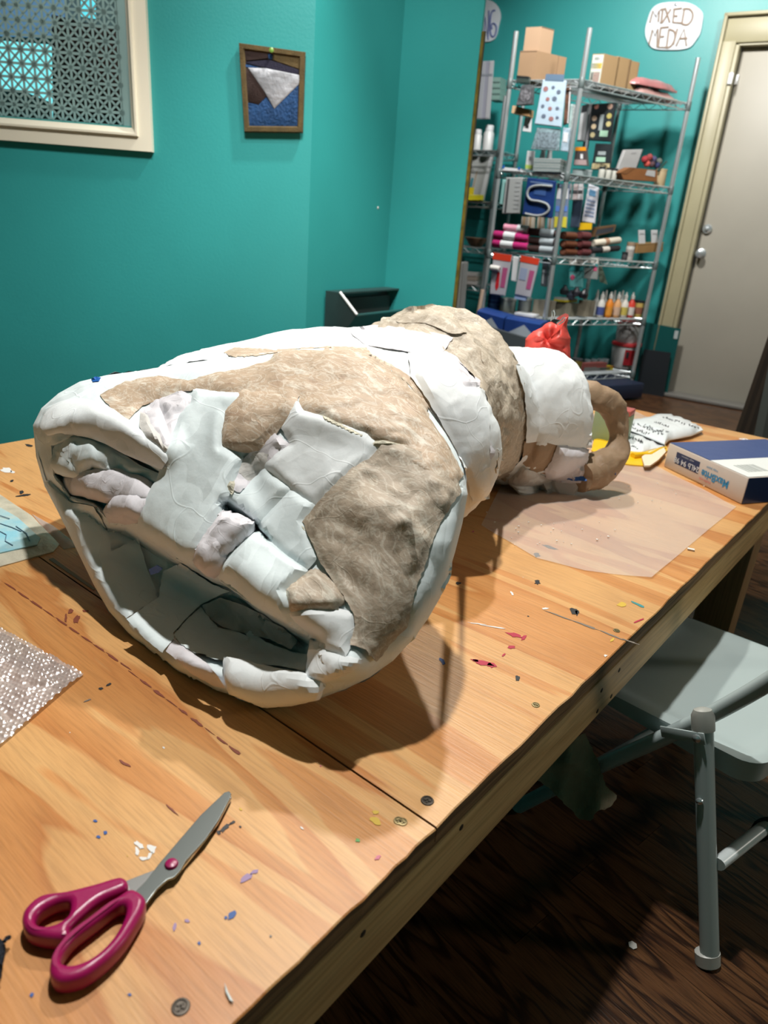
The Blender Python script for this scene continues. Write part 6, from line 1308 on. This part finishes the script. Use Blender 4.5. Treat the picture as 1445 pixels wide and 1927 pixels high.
# bottom shelf
S1 = LV[0] + .004
def bucket(label, x, y, z, r, h, lid):
    P = ps(x, y, -.15); P[2] = z; t = thing('bucket', label, 'bucket', P, 'red-lidded buckets on the bottom shelf')
    mk('bucket_body', MB().lathe(P, [(r * .86, 0), (r * .88, .004), (r, h * .86), (r * .98, h * .88)], 24), F('bucket_white', (.44, .45, .45), .35), t)
    mk('bucket_lid', MB().lathe(P + UP * h * .86, [(r * 1.06, 0), (r * 1.08, h * .06), (r * 1.04, h * .12), (r * .8, h * .13)], 24), F('bucket_red', (.42, .03, .035), .4), t)
    return t, P
t, P = bucket('lower white bucket with red lid and red label on the bottom shelf', 1171, 688, S1, .095, .178, 0)
v1 = (CAM - P) * np.array([1, 1, 0]); v1 /= np.linalg.norm(v1); sd_ = np.array([-v1[1], v1[0], 0])
bl__ = mk('bucket_label', MB().prism([P + v1 * .093 * math.cos(a) + sd_ * .093 * math.sin(a) + UP * .03 for a in (.0, .25, .5, .75)] + [P + v1 * .097 * math.cos(a) + sd_ * .097 * math.sin(a) + UP * .135 for a in (.75, .5, .25, .0)], v1 * .003), F('label_red', (.34, .012, .02), .5), t, smooth=0)
mk('label_mark', MB().prism([P + v1 * .0975 * math.cos(a) + sd_ * .0975 * math.sin(a) + UP * z for a, z in ((.1, .08), (.3, .08), (.3, .12), (.1, .12))], v1 * .003), bl_, bl__, smooth=0)
z2_ = S1 + .178 * .99
bucket('upper white bucket with red lid stacked on the lower one', 1179, 640, z2_, .085, .145, 0)
jarz('olive_can', 'small olive gold can on the bottom shelf behind the red wad', 1085, 683, S1, .036, .09, mat('olive_can', (.20, .15, .03), .4, .3), dk_, .12, None, (), 'can')
boxz('yellow_box', 'flat yellow and red printed box on the bottom shelf', 'box', (1112, 700), (1120, 704), (1153, 691), S1, 690, F('box_yellow', (.58, .48, .03), .45), prints=[('red_stripe', 'R', R_(0, .8, 1, 1), F('stripe_red', (.5, .05, .04), .4)), ('dark_text', 'R', R_(.2, .2, .8, .6), F('text_dark', (.10, .10, .06), .5))])
boxz('red_box', 'flat red box behind the yellow printed one on the bottom shelf', 'box', (1086, 694), (1098, 698), (1140, 686), S1, 684, F('box_redgrey', (.28, .08, .07), .45), prints=[('grey_side', 'R', R_(0, .0, 1, .5), F('side_grey', (.2, .2, .19), .5))])
for i, (x, y) in enumerate(((1105, 672), (1118, 668), (1130, 670), (1140, 664))):
    P = ps(x, y + 10, -.2); P[2] = S1; tag(mk('clear_cup', MB().lathe(P, [(.018, 0), (.024, .05), (.022, .052)], 12), mat('cup_clear', (.34, .38, .40), .15)), ['first', 'second', 'third', 'fourth'][i] + ' clear plastic cup from the left in the bottom shelf jumble', 'cup', 'clear cups on the bottom shelf')
# blue and white cartons with mountain print at the near end
for i, (px, lab) in enumerate((([(907, 580), (958, 594), (935, 760), (880, 742)], 'left'), ([(959, 594), (1026, 606), (1003, 775), (937, 760)], 'right'))):
    quad('blue_carton', lab + ' blue carton with a white triangle print on the rack end', 'carton', px, pf, .11, F('carton_blue', (.012, .045, .21), .45), .16, 'blue cartons on the rack end', [('white_triangle', [(.55, .05), (.95, .18), (.05, .18)], F('carton_grey', (.34, .40, .46), .5)), ('green_band', R_(.0, .18, 1, .26), F('carton_green', (.10, .26, .12), .5)), ('white_hill', [(.05, .26), (.2, .20), (.4, .20), (.5, .26)], F('carton_hill', (.42, .47, .46), .5))])
tag(mk('white_tray', MB().prism([pf(x, y, .06) for x, y in ((968, 588), (1003, 594), (1003, 598), (968, 592))], -nAB * .12), w_, smooth=0), 'thin white tray on top of the right blue carton', 'tray')
# black boards and poles round the rack foot
tag(mk('teal_board', MB().prism([onE2(x, y, 5.22) for x, y in ((1213, 606), (1281, 619), (1252, 756), (1190, 742))], E2 * .012), mat('dark_teal_board', (.008, .075, .072), .25), smooth=0), 'dark glossy teal board leaning between rack and door', 'board')
tag(mk('board_sticker', MB().prism([onE2(x, y, 5.215) for x, y in ((1270, 622), (1277, 623), (1274, 638), (1267, 637))], E2 * .003), F('sticker', (.40, .45, .45), .5), smooth=0), 'small white sticker on the corner of the teal board', 'sticker')
tag(mk('black_board', MB().prism([onE2(x, y, 5.18) for x, y in ((1212, 657), (1262, 664), (1246, 756), (1194, 745))], E2 * .012), mat('black_board', (.010, .014, .018), .5), smooth=0), 'matt black board leaning in front of the dark teal board', 'board')
tag(mk('dark_crate', MB().box((C_ + B_) / 2 * np.array([1, 1, 0]) + UP * .06 + EBC * .05, (.70, .30, .10), (EBC, nBC, UP), .01), F('crate_navy', (.012, .02, .05), .5)), 'dark navy crate on the floor under the wire rack', 'crate')
g1 = [onE2(x, y, 3.3) for x, y in ((835, 598), (880, 604), (1001, 640), (1010, 700), (835, 700))]
tag(mk('grey_board', MB().prism(g1[:3] + [g1[2] * np.array([1, 1, 0]) + UP * .001, g1[0] * np.array([1, 1, 0]) + UP * .001], E2 * .03), mat('slate_grey', (.050, .062, .070), .5), smooth=0), 'slate grey board standing on edge in front of the rack', 'board')
tag(mk('wooden_pole', MB().tube([pf(908, 545, .06), pf(891, 640, .06)], .012, 10), F('pale_pole', (.52, .38, .28), .6)), 'pale wooden pole leaning against the rack post', 'pole')
# cardboard sheets leaning at right
for i in range(5):
    o = np.array([.022 * i, .015 * i, 0]); b0 = atz(1386 + 9 * i, 850, .0)
    Q = [atpl(x + 8 * i, y, (-.55, 2.95, 0), (.45, -.88, 0)) for x, y in ((1372, 846), (1380, 846), (1462, 610), (1454, 606))]
    tag(mk('cardboard_sheet', MB().prism(Q, np.array([.88, .45, 0]) * .0 + np.array([.10, .9, .0])), mat('sheet_card%d' % (i % 2), (.034 - .016 * (i % 2), .023 - .011 * (i % 2), .014 - .007 * (i % 2)), .85), smooth=0), ['outermost', 'second', 'third', 'fourth', 'innermost'][i] + ' brown cardboard sheet from the door side leaning at the right edge', 'cardboard', 'cardboard sheets leaning at the right edge')
tag(mk('grey_board', MB().prism([atpl(x, y, (-.5, 2.92, 0), (.45, -.88, 0)) for x, y in ((1412, 850), (1428, 850), (1472, 640), (1456, 640))], np.array([.3, .6, 0])), F('panel_grey', (.07, .08, .075), .5), smooth=0), 'dark grey board leaning beside the cardboard sheets', 'panel')

# ---- second rack, partly hidden by the teal wall
r2 = E2 * 4.92; ra = onE2(943, 250, 4.92) * np.array([1, 1, 0]); rb = ra - E1 * .85
rd = ra + E2 * .3; re = rb + E2 * .3
l2 = [onE2(912, y, 4.92)[2] for y in (540, 468, 380, 283)]
rack('wire_rack', 'dark wire rack half hidden behind the gilt-edged teal wall', [rb, ra, rd, re], [.15] + l2, 1.80)
def p2(px, py, d=0): return onE2(px, py, 4.92 + d)
for i in range(6):
    quad('plastic_sheet', ['first', 'second', 'third', 'fourth', 'fifth', 'sixth'][i] + ' clear grey acrylic sheet from the left hung on the half-hidden rack', 'sheet', [(886 + 7.3 * i, 116 - .3 * i), (893 + 7.3 * i, 116 - .3 * i), (884.5 + 7.3 * i, 224), (877 + 7.3 * i, 224)], p2, -.02 - .004 * (i % 2), mat('acrylic%d' % (i % 3), ((.30, .32, .35), (.24, .25, .30), (.35, .36, .38))[i % 3], .2), .012, 'acrylic sheets on the half-hidden rack', [('sheet_band', R_(0, .22, 1, .26), F('sheet_band', (.18, .2, .23), .4))])
for i in range(4): quad('green_box', ['top', 'second', 'third', 'bottom'][i] + ' grey-green carton in the pile on the half-hidden rack', 'carton', [(929, 148 + 11 * i), (948, 148 + 11 * i), (946, 158 + 11 * i), (927, 158 + 11 * i)], p2, .06, F('grey_green', (.16, .27, .24), .5), .1, 'grey-green cartons on the half-hidden rack', [('carton_edge', R_(0, .8, 1, 1), F('gg_dark', (.09, .16, .15), .5))])
for i, (x, h, r) in enumerate(((897, .13, .028), (917, .155, .036))):
    P = p2(x, 279, .06); P[2] = l2[3] + .004; t = thing('medicine_bottle', ['shorter', 'taller'][i] + ' white capped bottle on the half-hidden rack', 'bottle', P, 'white bottles on the half-hidden rack')
    mk('bottle_body', MB().lathe(P, [(r, 0), (r, h * .68), (r * .7, h * .8)], 16), F('bottle_w', (.58, .60, .60), .35), t); mk('bottle_cap', MB().lathe(P + UP * h * .8, [(r * .8, 0), (r * .8, h * .18), (r * .7, h * .2)], 16), w_, t)
quad('white_canvas', 'white-edged picture leaning on the half-hidden rack', 'picture', [(889, 292), (929, 292), (910, 377), (872, 377)], p2, .12, F('canvas_grey', (.40, .42, .41), .5), .02, None, [('white_edge', [(.86, 0), (1, 0), (1, 1), (.80, 1)], w_), ('brown_stick', [(.38, .35), (.44, .35), (.40, .95), (.34, .95)], F('stick', (.33, .25, .17), .6)), ('teal_mark', R_(.2, .5, .32, .75), F('tealmark', (.03, .2, .25), .5))])
quad('yellow_tray', 'bright yellow tray in front of the leaning picture', 'tray', [(874, 366), (908, 367), (907, 377), (872, 377)], p2, -.02, F('tray_yellow', (.66, .58, .02), .4), .04, None, [('tray_lip', R_(0, 0, 1, .2), F('lip_yellow', (.75, .68, .1), .4))])
quad('yellow_holder', 'small yellow holder standing on the bright yellow tray', 'holder', [(880, 352), (891, 353), (889, 366), (878, 366)], p2, -.01, F('holder_yellow', (.62, .48, .02), .4), .03)
P = p2(895, 466, .1); P[2] = l2[1] + .004
tag(mk('wooden_bowl', MB().lathe(P, [(.03, 0), (.05, .01), (.085, .06), (.08, .062), (.045, .016)], 18), mat('bowl_wood', (.20, .11, .06), .5)), 'brown wooden bowl on the half-hidden rack', 'bowl')
for i in range(3): quad('paper_pile', ['top', 'middle', 'bottom'][i] + ' folded paper bundle in the pile low on the half-hidden rack', 'papers', [(878, 511 + 8 * i), (904, 513 + 8 * i), (902, 520 + 8 * i), (874, 518 + 8 * i)], p2, .04, F('pp%d' % i, ((.46, .44, .42), (.34, .29, .24), (.44, .42, .40))[i], .6), .1, 'paper bundles on the half-hidden rack')
for i, (x, c) in enumerate(((866, (.44, .45, .43)), (873, (.36, .37, .36)))): quad('foam_board', ['left', 'right'][i] + ' pale foam board standing upright beside the gilt edge', 'board', [(x, 492), (x + 7, 493), (x - 2, 606), (x - 9, 606)], p2, -.05 - .01 * i, F('foam%d' % i, c, .5), .02, 'foam boards beside the gilt edge')
